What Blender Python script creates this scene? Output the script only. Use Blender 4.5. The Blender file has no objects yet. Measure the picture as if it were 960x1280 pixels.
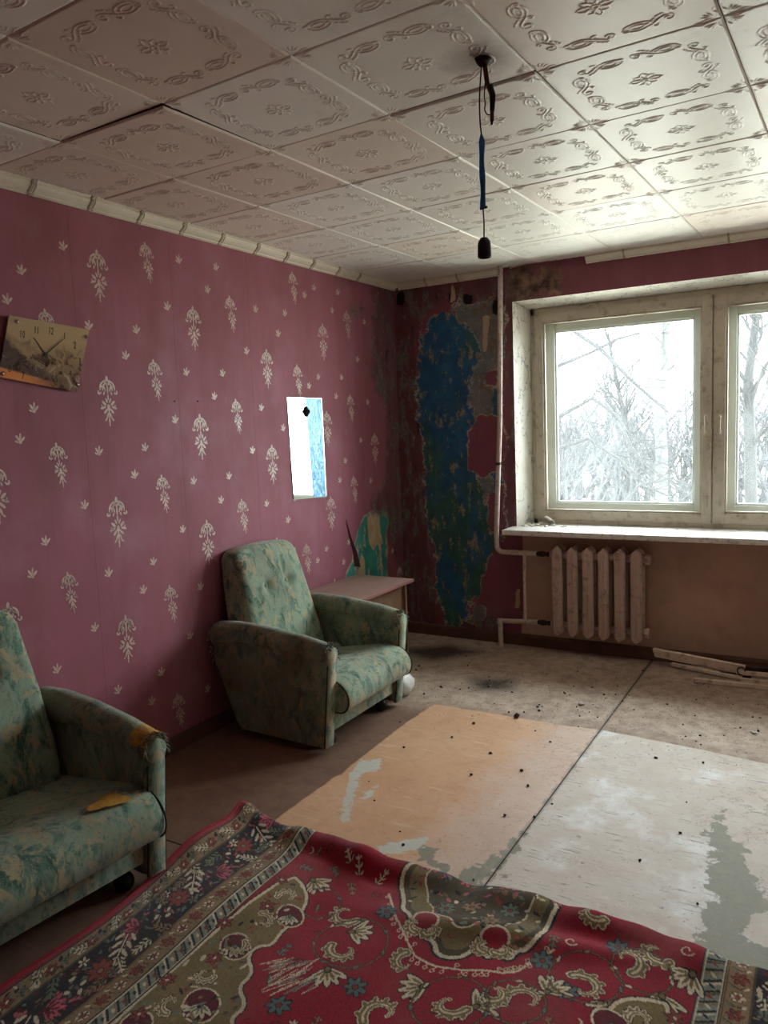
import bpy, bmesh, math, random
import numpy as np
from mathutils import Matrix, Vector

SC = bpy.context.scene
COL = SC.collection
PI = math.pi

# ------------------------------------------------------------------ camera, world, exposure
RW, RD, RH = 4.0, 5.7, 2.527          # room: x 0..RW, y -RD..0, z 0..RH
CAM = Vector((2.7474, -4.8802, 1.524))
YAW, PITCH, ROLL = -0.5361, -0.1111, -0.0397
def cam_axes():
    f = Vector((math.sin(YAW)*math.cos(PITCH), math.cos(YAW)*math.cos(PITCH), math.sin(PITCH)))
    r0 = Vector((math.cos(YAW), -math.sin(YAW), 0)); u0 = r0.cross(f)
    return f, r0*math.cos(ROLL)+u0*math.sin(ROLL), u0*math.cos(ROLL)-r0*math.sin(ROLL)
CF, CR, CU = cam_axes()
cd = bpy.data.cameras.new('camera'); cam = bpy.data.objects.new('camera', cd); COL.objects.link(cam)
cam.matrix_world = Matrix(((CR.x, CU.x, -CF.x, CAM.x), (CR.y, CU.y, -CF.y, CAM.y), (CR.z, CU.z, -CF.z, CAM.z), (0, 0, 0, 1)))
cd.sensor_fit = 'HORIZONTAL'; cd.sensor_width = 36; cd.lens = 36; cd.clip_start = 0.02; cd.clip_end = 300
SC.camera = cam

W = bpy.data.worlds.new('overcast_sky'); SC.world = W; W.use_nodes = True
bg = W.node_tree.nodes['Background']
bg.inputs[0].default_value = (0.93, 0.97, 1.0, 1); bg.inputs[1].default_value = 1.0
SC.view_settings.view_transform = 'Standard'; SC.view_settings.look = 'None'
SC.view_settings.gamma = 1; SC.view_settings.use_curve_mapping = False
SC.view_settings.exposure = 4.28
SC.cycles.max_bounces = 12; SC.cycles.diffuse_bounces = 8; SC.cycles.transparent_max_bounces = 16
SC.cycles.caustics_reflective = False; SC.cycles.sample_clamp_indirect = 6
pl = bpy.data.lights.new('window_sky_portal', 'AREA'); pl.shape = 'RECTANGLE'; pl.size = 2.5; pl.size_y = 1.6
pl.cycles.is_portal = True
plo = bpy.data.objects.new('window_sky_portal', pl); COL.objects.link(plo)
plo.location = (2.08, 0.40, 1.56); plo.rotation_euler = (-PI/2, 0, 0)

def px(X, Y, **k):
    """photo pixel -> point where its sight line meets the plane x=, y= or z="""
    d = CF + CR*((X-480)/960) + CU*((640-Y)/960)
    a, v = list(k.items())[0]; i = 'xyz'.index(a)
    return CAM + d*((v-CAM[i])/d[i])

# ------------------------------------------------------------------ helpers
def lin(c):
    return tuple(((v/255)/12.92 if v/255 <= .04045 else ((v/255+.055)/1.055)**2.4) for v in c)
def rgb(*c): return lin(c)+(1,)

def link(o, parent=None):
    COL.objects.link(o)
    if parent: o.parent = parent
    return o
def tag(o, label=None, cat=None, group=None, kind=None):
    if label: o['label'] = label
    if cat: o['category'] = cat
    if group: o['group'] = group
    if kind: o['kind'] = kind
    return o
def empty(name, loc=(0, 0, 0), rz=0):
    o = bpy.data.objects.new(name, None); COL.objects.link(o); o.location = loc; o.rotation_euler = (0, 0, rz)
    o.empty_display_size = .05
    return o
def copy_tree(o, parent=None):
    c = o.copy(); COL.objects.link(c); c.parent = parent
    for ch in list(o.children): copy_tree(ch, c)
    return c

class MB:
    def __init__(s): s.v = []; s.f = []
    def add(s, vs, fs):
        n = len(s.v); s.v += [tuple(p) for p in vs]; s.f += [tuple(i+n for i in f) for f in fs]; return s
    def box(s, lo, hi, bev=0, M=None, seg=2):
        if bev <= 0:
            x0, y0, z0 = lo; x1, y1, z1 = hi
            vs = [(x0,y0,z0),(x1,y0,z0),(x1,y1,z0),(x0,y1,z0),(x0,y0,z1),(x1,y0,z1),(x1,y1,z1),(x0,y1,z1)]
            fs = [(0,3,2,1),(4,5,6,7),(0,1,5,4),(1,2,6,5),(2,3,7,6),(3,0,4,7)]
        else:
            bm = bmesh.new(); bmesh.ops.create_cube(bm, size=1)
            c = [(a+b)/2 for a, b in zip(lo, hi)]; d = [b-a for a, b in zip(lo, hi)]
            for v in bm.verts: v.co = Vector([c[i]+v.co[i]*d[i] for i in range(3)])
            bmesh.ops.bevel(bm, geom=bm.edges[:], offset=bev, segments=seg, profile=.5, affect='EDGES')
            bm.verts.index_update(); vs = [tuple(v.co) for v in bm.verts]; fs = [tuple(v.index for v in f.verts) for f in bm.faces]; bm.free()
        if M: vs = [tuple(M @ Vector(v)) for v in vs]
        return s.add(vs, fs)
    def loft(s, loops, cap0=True, cap1=True, close=True):
        n = len(loops[0]); vs = [p for L in loops for p in L]; fs = []
        for i in range(len(loops)-1):
            for j in range(n if close else n-1):
                k = (j+1) % n
                fs.append((i*n+j, i*n+k, (i+1)*n+k, (i+1)*n+j))
        if cap0: fs.append(tuple(range(n-1, -1, -1)))
        if cap1: fs.append(tuple((len(loops)-1)*n+j for j in range(n)))
        return s.add(vs, fs)
    def tube(s, pts, r, seg=8, caps=True):
        pts = [Vector(p) for p in pts]; n = len(pts)
        rs = r if hasattr(r, '__len__') else [r]*n
        loops = []; nrm = None
        for i in range(n):
            t = (pts[min(i+1, n-1)]-pts[max(i-1, 0)])
            t = t.normalized() if t.length > 1e-9 else Vector((0, 0, 1))
            if nrm is None:
                nrm = t.orthogonal().normalized()
            else:
                nrm = (nrm-t*nrm.dot(t)); nrm = nrm.normalized() if nrm.length > 1e-6 else t.orthogonal().normalized()
            b = t.cross(nrm)
            loops.append([tuple(pts[i]+(nrm*math.cos(2*PI*j/seg)+b*math.sin(2*PI*j/seg))*rs[i]) for j in range(seg)])
        return s.loft(loops, caps, caps)
    def lathe(s, prof, seg=16, M=None):
        loops = []
        for r, z in prof:
            L = [Vector((max(r, 1e-4)*math.cos(2*PI*j/seg), max(r, 1e-4)*math.sin(2*PI*j/seg), z)) for j in range(seg)]
            loops.append([tuple(M @ p) if M else tuple(p) for p in L])
        return s.loft(loops)
    def prism(s, poly, a0, a1, ax):
        """polygon in the two other axes, extruded along ax"""
        def P(q, a):
            return {'x': (a, q[0], q[1]), 'y': (q[0], a, q[1]), 'z': (q[0], q[1], a)}[ax]
        return s.loft([[P(q, a0) for q in poly], [P(q, a1) for q in poly]])
    def build(s, name, mat, parent=None, smooth=False, fix=True, auto=None):
        me = bpy.data.meshes.new(name); me.from_pydata(s.v, [], s.f); me.update()
        if fix:
            bm = bmesh.new(); bm.from_mesh(me); bmesh.ops.recalc_face_normals(bm, faces=bm.faces[:]); bm.to_mesh(me); bm.free()
        if mat: me.materials.append(mat)
        if smooth or auto: me.polygons.foreach_set('use_smooth', [True]*len(me.polygons))
        if auto: me.set_sharp_from_angle(angle=math.radians(auto))
        return link(bpy.data.objects.new(name, me), parent)

def fillet(pts, r, n=5):
    """round the corners of a polyline"""
    pts = [Vector(p) for p in pts]; out = [pts[0]]
    for i in range(1, len(pts)-1):
        a = (pts[i-1]-pts[i]); b = (pts[i+1]-pts[i]); d = min(r, a.length*.45, b.length*.45)
        p0 = pts[i]+a.normalized()*d; p2 = pts[i]+b.normalized()*d
        for k in range(n+1):
            t = k/n; out.append(p0*(1-t)**2+pts[i]*2*t*(1-t)+p2*t*t)
    out.append(pts[-1]); return out

def grid_mesh(name, P, mat, cols=None, attrs=None, smooth=True, keep=None):
    """P: (n,m,3) array; shared vertices, optional colours / float attributes, keep: (n-1,m-1) bool"""
    n, m, _ = P.shape; me = bpy.data.meshes.new(name)
    idx = np.arange(n*m).reshape(n, m)
    q = np.stack([idx[:-1, :-1], idx[1:, :-1], idx[1:, 1:], idx[:-1, 1:]], -1)
    if keep is not None: q = q[keep]
    q = q.reshape(-1, 4)
    used, inv = np.unique(q, return_inverse=True); q = inv.reshape(-1, 4)
    co = P.reshape(-1, 3)[used]
    me.vertices.add(len(co)); me.vertices.foreach_set('co', co.astype(np.float32).ravel())
    me.loops.add(q.size); me.loops.foreach_set('vertex_index', q.astype(np.int32).ravel())
    me.polygons.add(len(q)); me.polygons.foreach_set('loop_start', np.arange(0, q.size, 4, dtype=np.int32))
    me.polygons.foreach_set('loop_total', np.full(len(q), 4, np.int32))
    me.update(); me.validate()
    if smooth: me.polygons.foreach_set('use_smooth', np.ones(len(me.polygons), bool))
    if cols is not None:
        a = me.attributes.new('Col', 'FLOAT_COLOR', 'POINT'); c = cols.reshape(-1, 3)[used]
        a.data.foreach_set('color', np.c_[c, np.ones(len(c))].astype(np.float32).ravel())
    for k, v in (attrs or {}).items():
        a = me.attributes.new(k, 'FLOAT', 'POINT'); a.data.foreach_set('value', v.reshape(-1)[used].astype(np.float32))
    if mat: me.materials.append(mat)
    return me

def sdf_poly(X, Y, poly):
    """signed distance (negative inside) of points to a polygon"""
    poly = np.array(poly, float); d = np.full(X.shape, 1e9); s = np.zeros(X.shape, bool)
    n = len(poly)
    for i in range(n):
        ax, ay = poly[i]; bx, by = poly[(i+1) % n]; ex, ey = bx-ax, by-ay
        wx, wy = X-ax, Y-ay; t = np.clip((wx*ex+wy*ey)/(ex*ex+ey*ey+1e-12), 0, 1)
        d = np.minimum(d, np.hypot(wx-ex*t, wy-ey*t))
        c = ((ay <= Y) & (by > Y)) | ((by <= Y) & (ay > Y))
        with np.errstate(divide='ignore', invalid='ignore'):
            xi = ax+(Y-ay)/(by-ay if by != ay else 1e-12)*ex
        s ^= c & (X < xi)
    return np.where(s, -d, d)
def sdf_union(X, Y, polys):
    d = np.full(X.shape, 9.0)
    for q in polys: d = np.minimum(d, sdf_poly(X, Y, q))
    return d

# ------------------------------------------------------------------ node helper
class NM:
    def __init__(s, name):
        s.m = bpy.data.materials.new(name); s.m.use_nodes = True; s.t = s.m.node_tree
        s.b = s.t.nodes['Principled BSDF']; s.out = s.t.nodes['Material Output']
    def set(s, sock, v):
        if v is None: return
        if isinstance(v, bpy.types.NodeSocket): s.t.links.new(v, sock)
        else:
            if isinstance(v, (tuple, list)) and sock.type == 'RGBA' and len(v) == 3: v = tuple(v)+(1,)
            sock.default_value = v
    def n(s, typ, **kw):
        nd = s.t.nodes.new(typ)
        for k, v in kw.items(): setattr(nd, k, v)
        return nd
    def math(s, op, a, b=None, c=None, clamp=False):
        nd = s.n('ShaderNodeMath', operation=op, use_clamp=clamp)
        for i, v in enumerate((a, b, c)): s.set(nd.inputs[i], v)
        return nd.outputs[0]
    def mix(s, f, a, b, blend='MIX'):
        nd = s.n('ShaderNodeMix', data_type='RGBA', blend_type=blend)
        s.set(nd.inputs[0], f); s.set(nd.inputs[6], a); s.set(nd.inputs[7], b); return nd.outputs[2]
    def step(s, v, a, b):
        """map v from a..b to 0..1, clamped"""
        nd = s.n('ShaderNodeMapRange', clamp=True); s.set(nd.inputs[0], v); s.set(nd.inputs[1], a); s.set(nd.inputs[2], b)
        return nd.outputs[0]
    def obj(s): return s.n('ShaderNodeTexCoord').outputs['Object']
    def pos(s): return s.n('ShaderNodeNewGeometry').outputs['Position']
    def mapping(s, v, scale=(1, 1, 1), loc=(0, 0, 0), rot=(0, 0, 0)):
        nd = s.n('ShaderNodeMapping'); s.set(nd.inputs[0], v); nd.inputs[1].default_value = loc; nd.inputs[2].default_value = rot; nd.inputs[3].default_value = scale
        return nd.outputs[0]
    def noise(s, v, scale, detail=4, rough=.55, dist=0):
        nd = s.n('ShaderNodeTexNoise'); s.set(nd.inputs['Vector'], v); nd.inputs['Scale'].default_value = scale
        nd.inputs['Detail'].default_value = detail; nd.inputs['Roughness'].default_value = rough; nd.inputs['Distortion'].default_value = dist
        return nd.outputs[0]
    def voro(s, v, scale, feature='F1'):
        nd = s.n('ShaderNodeTexVoronoi', feature=feature); s.set(nd.inputs['Vector'], v); nd.inputs['Scale'].default_value = scale
        return nd.outputs[0]
    def attr(s, name, out='Fac'):
        nd = s.n('ShaderNodeAttribute'); nd.attribute_name = name; return nd.outputs[out]
    def sep(s, v):
        nd = s.n('ShaderNodeSeparateXYZ'); s.set(nd.inputs[0], v); return nd.outputs
    def bump(s, h, strength=.3, dist=.002):
        nd = s.n('ShaderNodeBump'); s.set(nd.inputs['Height'], h); nd.inputs['Strength'].default_value = strength; nd.inputs['Distance'].default_value = dist
        s.t.links.new(nd.outputs[0], s.b.inputs['Normal']); return nd
    def done(s, color=None, rough=.7, metal=0, spec=.4, **kw):
        s.set(s.b.inputs['Base Color'], color); s.set(s.b.inputs['Roughness'], rough); s.set(s.b.inputs['Metallic'], metal)
        s.set(s.b.inputs['Specular IOR Level'], spec)
        for k, v in kw.items(): s.set(s.b.inputs[k.replace('_', ' ')], v)
        return s.m

def plain(name, c, rough=.6, metal=0, var=.25, scale=12, dirt=None, spec=.4, bump=0):
    q = NM(name); o = q.obj(); nz = q.noise(o, scale, 5, .6)
    c = lin(c); d = tuple(v*(1-var) for v in c); l = tuple(min(1, v*(1+var)) for v in c)
    col = q.mix(q.step(nz, .3, .7), d, l)
    if dirt:
        col = q.mix(q.step(q.noise(o, scale*2.3, 6, .7), .52, .72), col, lin(dirt))
    if bump: q.bump(nz, bump, .003)
    return q.done(col, rough, metal, spec)

M = {}
M['white_paint'] = plain('aged_white_paint', (214, 208, 192), .45, var=.08, scale=9, dirt=(150, 132, 105), bump=.2)
M['cream_paint'] = plain('yellowed_cream_paint', (192, 182, 164), .45, var=.1, scale=7, dirt=(146, 126, 102), bump=.15)
M['pale_sash'] = plain('pale_outer_sash_paint', (222, 226, 218), .45, var=.06, scale=7)
M['pipe'] = plain('pipe_paint', (196, 180, 168), .4, var=.12, scale=14, dirt=(140, 112, 98))
M['radiator'] = plain('radiator_paint', (190, 166, 154), .42, var=.1, scale=10, dirt=(140, 106, 92), bump=.15)
M['black'] = plain('black_plastic', (16, 16, 17), .35, var=.3, scale=30)
M['rubber'] = plain('dark_rubber', (22, 22, 23), .5, var=.3, scale=25)
M['grey_metal'] = plain('dull_grey_metal', (110, 110, 112), .35, .8, var=.2, scale=30)
M['rust'] = plain('rusty_thread', (62, 48, 42), .7, .3, var=.4, scale=60)
M['blue_tape'] = plain('blue_insulating_tape', (24, 96, 168), .45, var=.2, scale=40)
M['wire'] = plain('dark_wire', (44, 36, 32), .55, var=.3, scale=40)
M['brown_wire'] = plain('brown_cable_sheath', (92, 58, 46), .6, var=.3, scale=40)
M['plaster'] = plain('plaster_rubble', (196, 190, 178), .9, var=.15, scale=40)
M['crumb'] = plain('dark_rubble', (52, 40, 34), .9, var=.4, scale=60)
M['board'] = plain('weathered_painted_board', (228, 212, 196), .7, var=.12, scale=8, dirt=(170, 142, 122))
M['dark_wood'] = plain('dark_bare_wood', (70, 52, 42), .8, var=.35, scale=14)
M['bag'] = plain('white_plastic_film', (228, 228, 226), .3, var=.05, scale=20)
M['foam'] = plain('yellow_foam', (190, 146, 62), .95, var=.25, scale=40, dirt=(120, 74, 24), bump=.5)
M['exterior'] = plain('outer_plaster', (150, 150, 148), .9, var=.1)

# ================================================================== SETTING
# ------------------------------------------------------------------ floor
def floor_material():
    q = NM('painted_hardboard_floor'); p = q.pos()
    n1 = q.noise(p, 2.2, 6, .6); n2 = q.noise(p, 14, 6, .65); n3 = q.noise(p, 60, 5, .7); n4 = q.noise(q.mapping(p, (1, 1, 1), (7, 3, 0)), 5, 6, .65)
    def edge(name, amp=.06, soft=.006, nz=None):
        d = q.math('ADD', q.attr(name), q.math('MULTIPLY', q.math('SUBTRACT', nz or n2, .5), amp))
        return q.math('SUBTRACT', 1, q.step(d, -soft, soft))
    brown = q.mix(q.step(n1, .3, .7), lin((112, 84, 70)), lin((138, 106, 88)))
    brown = q.mix(q.math('MULTIPLY', q.step(n2, .45, .75), .5), brown, lin((92, 66, 54)))
    # back strip: trodden grey-tan, dusty
    tan = q.mix(q.step(n1, .35, .65), lin((172, 150, 132)), lin((192, 174, 156)))
    tan = q.mix(q.math('MULTIPLY', q.step(n2, .42, .68), .7), tan, lin((128, 106, 90)))
    tan = q.mix(q.math('MULTIPLY', q.step(n3, .56, .66), .75), tan, lin((206, 198, 186)))
    tan = q.mix(q.math('MULTIPLY', q.step(q.noise(p, 34, 5, .7), .60, .70), .8), tan, lin((78, 60, 48)))
    col = q.mix(q.step(q.math('ADD', q.attr('back'), q.math('MULTIPLY', q.math('SUBTRACT', n4, .5), .5)), .15, -.15), brown, tan)
    # the rectangle that lay under an old carpet: orange-tan at the left, chalky at the right
    org = q.mix(q.step(n1, .3, .7), lin((198, 152, 116)), lin((208, 168, 136)))
    org = q.mix(q.math('MULTIPLY', q.step(n2, .5, .75), .45), org, lin((184, 134, 100)))
    pink = q.mix(q.step(n4, .35, .65), lin((198, 168, 150)), lin((206, 182, 166)))
    chalk = q.mix(q.step(n4, .3, .7), lin((196, 180, 168)), lin((210, 202, 194)))
    chalk = q.mix(q.math('MULTIPLY', q.step(q.noise(p, 3.2, 6, .65), .52, .66), .9), chalk, lin((228, 228, 226)))
    sx = q.sep(p)
    scr = q.noise(q.mapping(p, (5, 60, 1), rot=(0, 0, -.25)), 1.6, 4, .6)
    chalk = q.mix(q.math('MULTIPLY', q.step(scr, .60, .64), q.math('MULTIPLY', q.step(n4, .46, .56), .85)), chalk, lin((120, 100, 92)))
    n5 = q.noise(q.mapping(p, (1, 1, 1), (11, 5, 0)), 9, 7, .7); n6 = q.noise(q.mapping(p, (1, 1, 1), (2, 8, 0)), 38, 5, .7)
    chalk = q.mix(q.math('MULTIPLY', q.step(n5, .5, .62), .5), chalk, lin((196, 178, 166)))
    chalk = q.mix(q.math('MULTIPLY', q.step(n5, .42, .34), .5), chalk, lin((188, 176, 168)))
    crk = q.math('LESS_THAN', q.math('ABSOLUTE', q.math('SUBTRACT', q.noise(q.mapping(p, (1, 1, 1), (4, 4, 0)), 7, 8, .72), .5)), .008)
    crk = q.math('MULTIPLY', crk, q.step(n1, .52, .62))
    chalk = q.mix(q.math('MULTIPLY', crk, .75), chalk, lin((112, 98, 90)))
    chalk = q.mix(q.math('MULTIPLY', q.step(n6, .62, .66), .7), chalk, lin((128, 112, 102)))
    org = q.mix(q.math('MULTIPLY', q.step(n5, .53, .66), .45), org, lin((186, 146, 118)))
    org = q.mix(q.math('MULTIPLY', q.step(n6, .60, .66), .45), org, lin((170, 122, 92)))
    org = q.mix(q.math('MULTIPLY', q.step(q.noise(q.mapping(p, (3, 30, 1), rot=(0, 0, .5)), 1.5, 5, .6), .6, .68), .5), org, lin((222, 196, 170)))
    pink = q.mix(q.math('MULTIPLY', q.step(n6, .58, .64), .5), pink, lin((150, 122, 106)))
    pink = q.mix(q.math('MULTIPLY', crk, .6), pink, lin((142, 118, 104)))
    rect = q.mix(q.step(q.math('ADD', sx[0], q.math('MULTIPLY', q.math('SUBTRACT', n4, .5), .35)), 1.42, 1.62), org, pink)
    rect = q.mix(q.step(sx[0], 1.765, 1.775), rect, chalk)
    col = q.mix(edge('rect', .02, .004), col, rect)
    # bare grey screed patches and pale smears
    scr2 = q.mix(q.step(n2, .35, .65), lin((128, 124, 106)), lin((148, 144, 126)))
    scr2 = q.mix(q.math('MULTIPLY', q.step(n3, .5, .65), .5), scr2, lin((118, 114, 98)))
    col = q.mix(edge('screed', .22, .002, q.noise(p, 15, 9, .66)), col, scr2)
    col = q.mix(edge('smear', .09, .004, q.noise(p, 24, 6, .7)), col, lin((196, 194, 184)))
    col = q.mix(edge('dirt', .22, .06), col, lin((74, 64, 56)))
    sd = q.math('ADD', q.math('ABSOLUTE', q.math('SUBTRACT', sx[0], 1.77)), q.math('MULTIPLY', q.math('SUBTRACT', n2, .5), .05))
    col = q.mix(q.math('MULTIPLY', q.step(sd, .016, .0), .7), col, lin((104, 94, 82)))
    # fine dirt everywhere
    col = q.mix(q.math('MULTIPLY', q.step(n3, .63, .7), .7), col, lin((66, 52, 46)))
    fl = q.noise(q.mapping(p, (1, 1, 1), (3, 9, 0)), 85, 3, .6)
    col = q.mix(q.math('MULTIPLY', q.step(fl, .68, .72), .6), col, lin((220, 216, 208)))
    q.bump(q.math('ADD', n2, q.math('MULTIPLY', n3, .5)), .35, .004)
    return q.done(col, q.math('ADD', .5, q.math('MULTIPLY', n2, .3)), spec=.35)
M['floor'] = floor_material()
M['floor_gap'] = plain('dark_floor_joint', (48, 38, 32), .95)

def P2(pts, **k):
    a = list(k)[0]; o = []
    for q in pts:
        v = px(*q, **k); o.append({'z': (v.x, v.y), 'y': (v.x, v.z), 'x': (v.y, v.z)}[a])
    return o

fm = MB().box((0, -RD, -.12), (RW, 0, -.004)); floor = tag(fm.build('floor', M['floor_gap']), kind='structure')
rect_poly = [(.868, -4.2), (.868, -2.63), (.872, -2.225), (.888, -2.215), (.874, -2.14), (.858, -1.58), (.872, -1.262), (1.3, -1.258), (1.575, -1.262), (1.769, -1.238), (2.2, -1.27), (2.515, -1.308), (3.1, -1.32), (3.1, -4.2)]
screed_polys = [P2([(905, 1012), (882, 1045), (893, 1070), (880, 1090), (893, 1120), (872, 1150), (866, 1195), (985, 1235), (975, 1185), (938, 1178), (935, 1150), (968, 1140), (950, 1105), (930, 1090), (935, 1062), (915, 1052)], z=0),
    P2([(596, 1112), (612, 1092), (640, 1068), (660, 1040), (652, 1040), (628, 1064), (590, 1085), (572, 1098)], z=0),
    P2([(520, 1060), (548, 1052), (545, 1068), (560, 1090), (540, 1085)], z=0), P2([(624, 1090), (640, 1096), (634, 1104), (622, 1100)], z=0)]
smear_polys = [P2([(450, 952), (478, 948), (474, 962), (452, 968), (444, 990), (436, 1026), (425, 1028), (430, 1000), (438, 965)], z=0),
    P2([(458, 988), (472, 982), (464, 996), (452, 1000)], z=0), P2([(473, 1058), (498, 1052), (536, 1045), (530, 1060), (500, 1066), (476, 1068)], z=0)]
dirt_polys = [P2([(590, 848), (640, 850), (640, 862), (596, 862)], z=0), P2([(500, 812), (560, 806), (600, 815), (540, 826)], z=0)]
def floor_board(x0, x1, y0, y1, st=.02):
    xs = np.linspace(x0, x1, max(2, int((x1-x0)/st))); ys = np.linspace(y0, y1, max(2, int((y1-y0)/st)))
    X, Y = np.meshgrid(xs, ys, indexing='ij'); Z = np.zeros_like(X)
    Z[0, :] = Z[-1, :] = -.002; Z[:, 0] = Z[:, -1] = -.002
    A = dict(back=(-1.3-Y), rect=sdf_poly(X, Y, rect_poly), screed=sdf_union(X, Y, screed_polys), smear=sdf_union(X, Y, smear_polys), dirt=sdf_union(X, Y, dirt_polys))
    me = grid_mesh('hardboard_sheet', np.stack([X, Y, Z], -1), M['floor'], attrs=A, smooth=False)
    return link(bpy.data.objects.new('hardboard_sheet', me), floor)
for x0, x1 in ((.002, 1.7675), (1.7725, RW-.002)):
    for y0, y1 in ((-2.95, -.002), (-RD+.002, -2.956)):
        floor_board(x0, x1, y0, y1, .02 if y1 > -1 else .05)

# ------------------------------------------------------------------ walls
STRIP = .553
def wallpaper(name, back=False):
    q = NM(name); p = q.pos(); s = q.sep(p)
    n1 = q.noise(p, 1.6, 5, .6); n2 = q.noise(p, 9, 6, .65); n3 = q.noise(p, 40, 5, .7)
    weave = q.noise(q.mapping(p, (40, 40, 400) if not back else (40, 40, 400)), 1, 2, .5)
    streak = q.noise(q.mapping(p, (9, 9, .5)), 1, 4, .6)
    base = q.mix(q.step(n1, .3, .7), lin((146, 84, 98)), lin((162, 98, 114)))
    base = q.mix(q.math('MULTIPLY', q.step(streak, .4, .7), .5), base, lin((138, 80, 80)))
    base = q.mix(q.math('MULTIPLY', q.step(q.noise(p, 3.0, 5, .55), .5, .72), .55), base, lin((164, 116, 130)))
    base = q.mix(q.math('MULTIPLY', q.step(q.noise(q.mapping(p, (1, 1, .4), (4, 6, 2)), 4.0, 5, .6), .5, .7), .5), base, lin((128, 72, 74)))
    base = q.mix(q.math('MULTIPLY', q.step(n3, .6, .75), .35), base, lin((122, 66, 74)))
    if back: base = q.mix(.5, base, lin((96, 44, 54)))  # backlit shade of this wall mixed into its paper colour
    # roll seams
    ax = s[0] if back else s[1]
    fr = q.math('FRACT', q.math('DIVIDE', q.math('ADD', ax, 10*STRIP+2.152), STRIP))
    seam = q.math('LESS_THAN', q.math('ABSOLUTE', q.math('SUBTRACT', fr, .5)), .498)
    base = q.mix(q.math('MULTIPLY', q.math('SUBTRACT', 1, seam), .55), base, lin((86, 44, 54)))
    rag = q.math('SUBTRACT', q.math('ADD', q.math('MULTIPLY', q.noise(p, 13, 8, .72), .6), q.math('MULTIPLY', q.noise(q.mapping(p, (1, 1, .6), (9, 1, 5)), 4.5, 4, .6), .75)), .67); rag2 = q.math('SUBTRACT', q.noise(q.mapping(p, (1, 1, .5), (5, 2, 1)), 26, 6, .7), .5)
    def lay(nm, amp=.16, soft=.004, r=None):
        d = q.math('ADD', q.attr(nm), q.math('MULTIPLY', r or rag, amp))
        return q.math('SUBTRACT', 1, q.step(d, -soft, soft)), d
    col = base; h = q.math('MULTIPLY', weave, .15)
    paper = lin((186, 172, 152))
    def over(nm, c, amp=.16, soft=.004, torn=True, r=None):
        nonlocal col
        f, d = lay(nm, amp, soft, r)
        if torn:
            band = q.math('SUBTRACT', q.math('SUBTRACT', 1, q.step(d, .006, .013)), 0)
            col = q.mix(q.math('MULTIPLY', band, q.step(n2, .40, .55)), col, paper)
        col = q.mix(f, col, c)
        return f
    # old mouldy paper; its dark tone also paints shade on the back-left strip
    mould_shade = q.mix(.62, base, lin((84, 58, 58)))
    blot = q.noise(q.mapping(p, (1, 1, .42), (6, 3, 8)), 10, 7, .68)
    mould_shade = q.mix(q.step(blot, .50, .56), mould_shade, q.mix(q.step(n3, .4, .6), lin((92, 84, 82)), lin((128, 112, 104))))
    mould_shade = q.mix(q.math('MULTIPLY', q.step(blot, .40, .36), .85), mould_shade, lin((50, 40, 42)))
    mould_shade = q.mix(q.math('MULTIPLY', q.step(rag2, .12, .16), .8), mould_shade, lin((176, 156, 132)))
    over('mould_shade', mould_shade, .30, .03, False)
    if back:
        blue = q.mix(q.step(n2, .35, .65), lin((34, 76, 116)), lin((52, 102, 138)))
        green = q.mix(q.step(n2, .35, .65), lin((46, 84, 80)), lin((66, 104, 98)))
        paint = q.mix(q.step(q.math('ADD', q.noise(q.mapping(p, (1, 1, .35), (1, 0, 4)), 5, 5, .6), q.math('MULTIPLY', s[2], .06)), .50, .60), green, blue)
        flake = q.step(q.noise(q.mapping(p, (1, 1, .45), (2, 0, 0)), 15, 7, .72), .555, .585)
        paint = q.mix(flake, paint, q.mix(q.step(n3, .4, .6), lin((92, 92, 84)), lin((160, 146, 118))))
        paint = q.mix(q.math('MULTIPLY', q.step(n3, .6, .66), .6), paint, lin((34, 40, 46)))
        over('paint', paint, .34, .003)
        grey = q.mix(q.step(n2, .35, .65), lin((96, 100, 104)), lin((126, 124, 120)))
        grey = q.mix(q.step(q.noise(p, 6, 5, .6), .52, .6), grey, lin((112, 98, 80)))
        grey = q.mix(q.math('MULTIPLY', q.step(n3, .58, .64), .8), grey, lin((178, 160, 128)))
        over('putty', grey, .36, .003, True)
        over('redleft', base, .26, .003, True)
        beige = q.mix(q.step(n1, .35, .65), lin((170, 138, 122)), lin((188, 156, 138)))
        beige = q.mix(q.math('MULTIPLY', q.step(n2, .5, .75), .4), beige, lin((140, 104, 84)))
        over('beige', beige, .02, .003, False)
        hole = over('hole', lin((20, 17, 17)), .05, .004, False)
        over('chip', lin((178, 156, 128)), .06, .003, False)
        cr = q.mix(q.step(n2, .4, .6), lin((70, 50, 48)), lin((150, 124, 100)))
        over('crumble', cr, .5, .03, False)
    else:
        teal = q.mix(q.step(n2, .35, .65), lin((44, 128, 120)), lin((70, 158, 146)))
        cream = q.mix(q.step(n3, .4, .6), lin((198, 184, 158)), lin((168, 146, 116)))
        fl = q.step(q.noise(q.mapping(p, (1, 1, .4), (2, .3, .6)), 12, 7, .65), .56, .575)
        over('paint', q.mix(fl, teal, cream), .07, .003)
        over('plasterbare', q.mix(q.step(n2, .4, .6), lin((176, 150, 116)), lin((196, 176, 144))), .10, .003, False)
        over('tearshade', mould_shade, .26, .03, False)  # shadow over the top of the tear, painted into the wall colour
        f, d = lay('flap', .0, .002)
        col = q.mix(q.math('MULTIPLY', f, .0), col, base)
    q.bump(q.math('ADD', q.math('MULTIPLY', n2, .6), q.math('ADD', q.math('MULTIPLY', streak, .6), h)), .35, .004)
    return q.done(col, .62, spec=.25)
M['paper_left'] = wallpaper('mauve_wallpaper_left'); M['paper_back'] = wallpaper('mauve_wallpaper_peeling', True)
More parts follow.
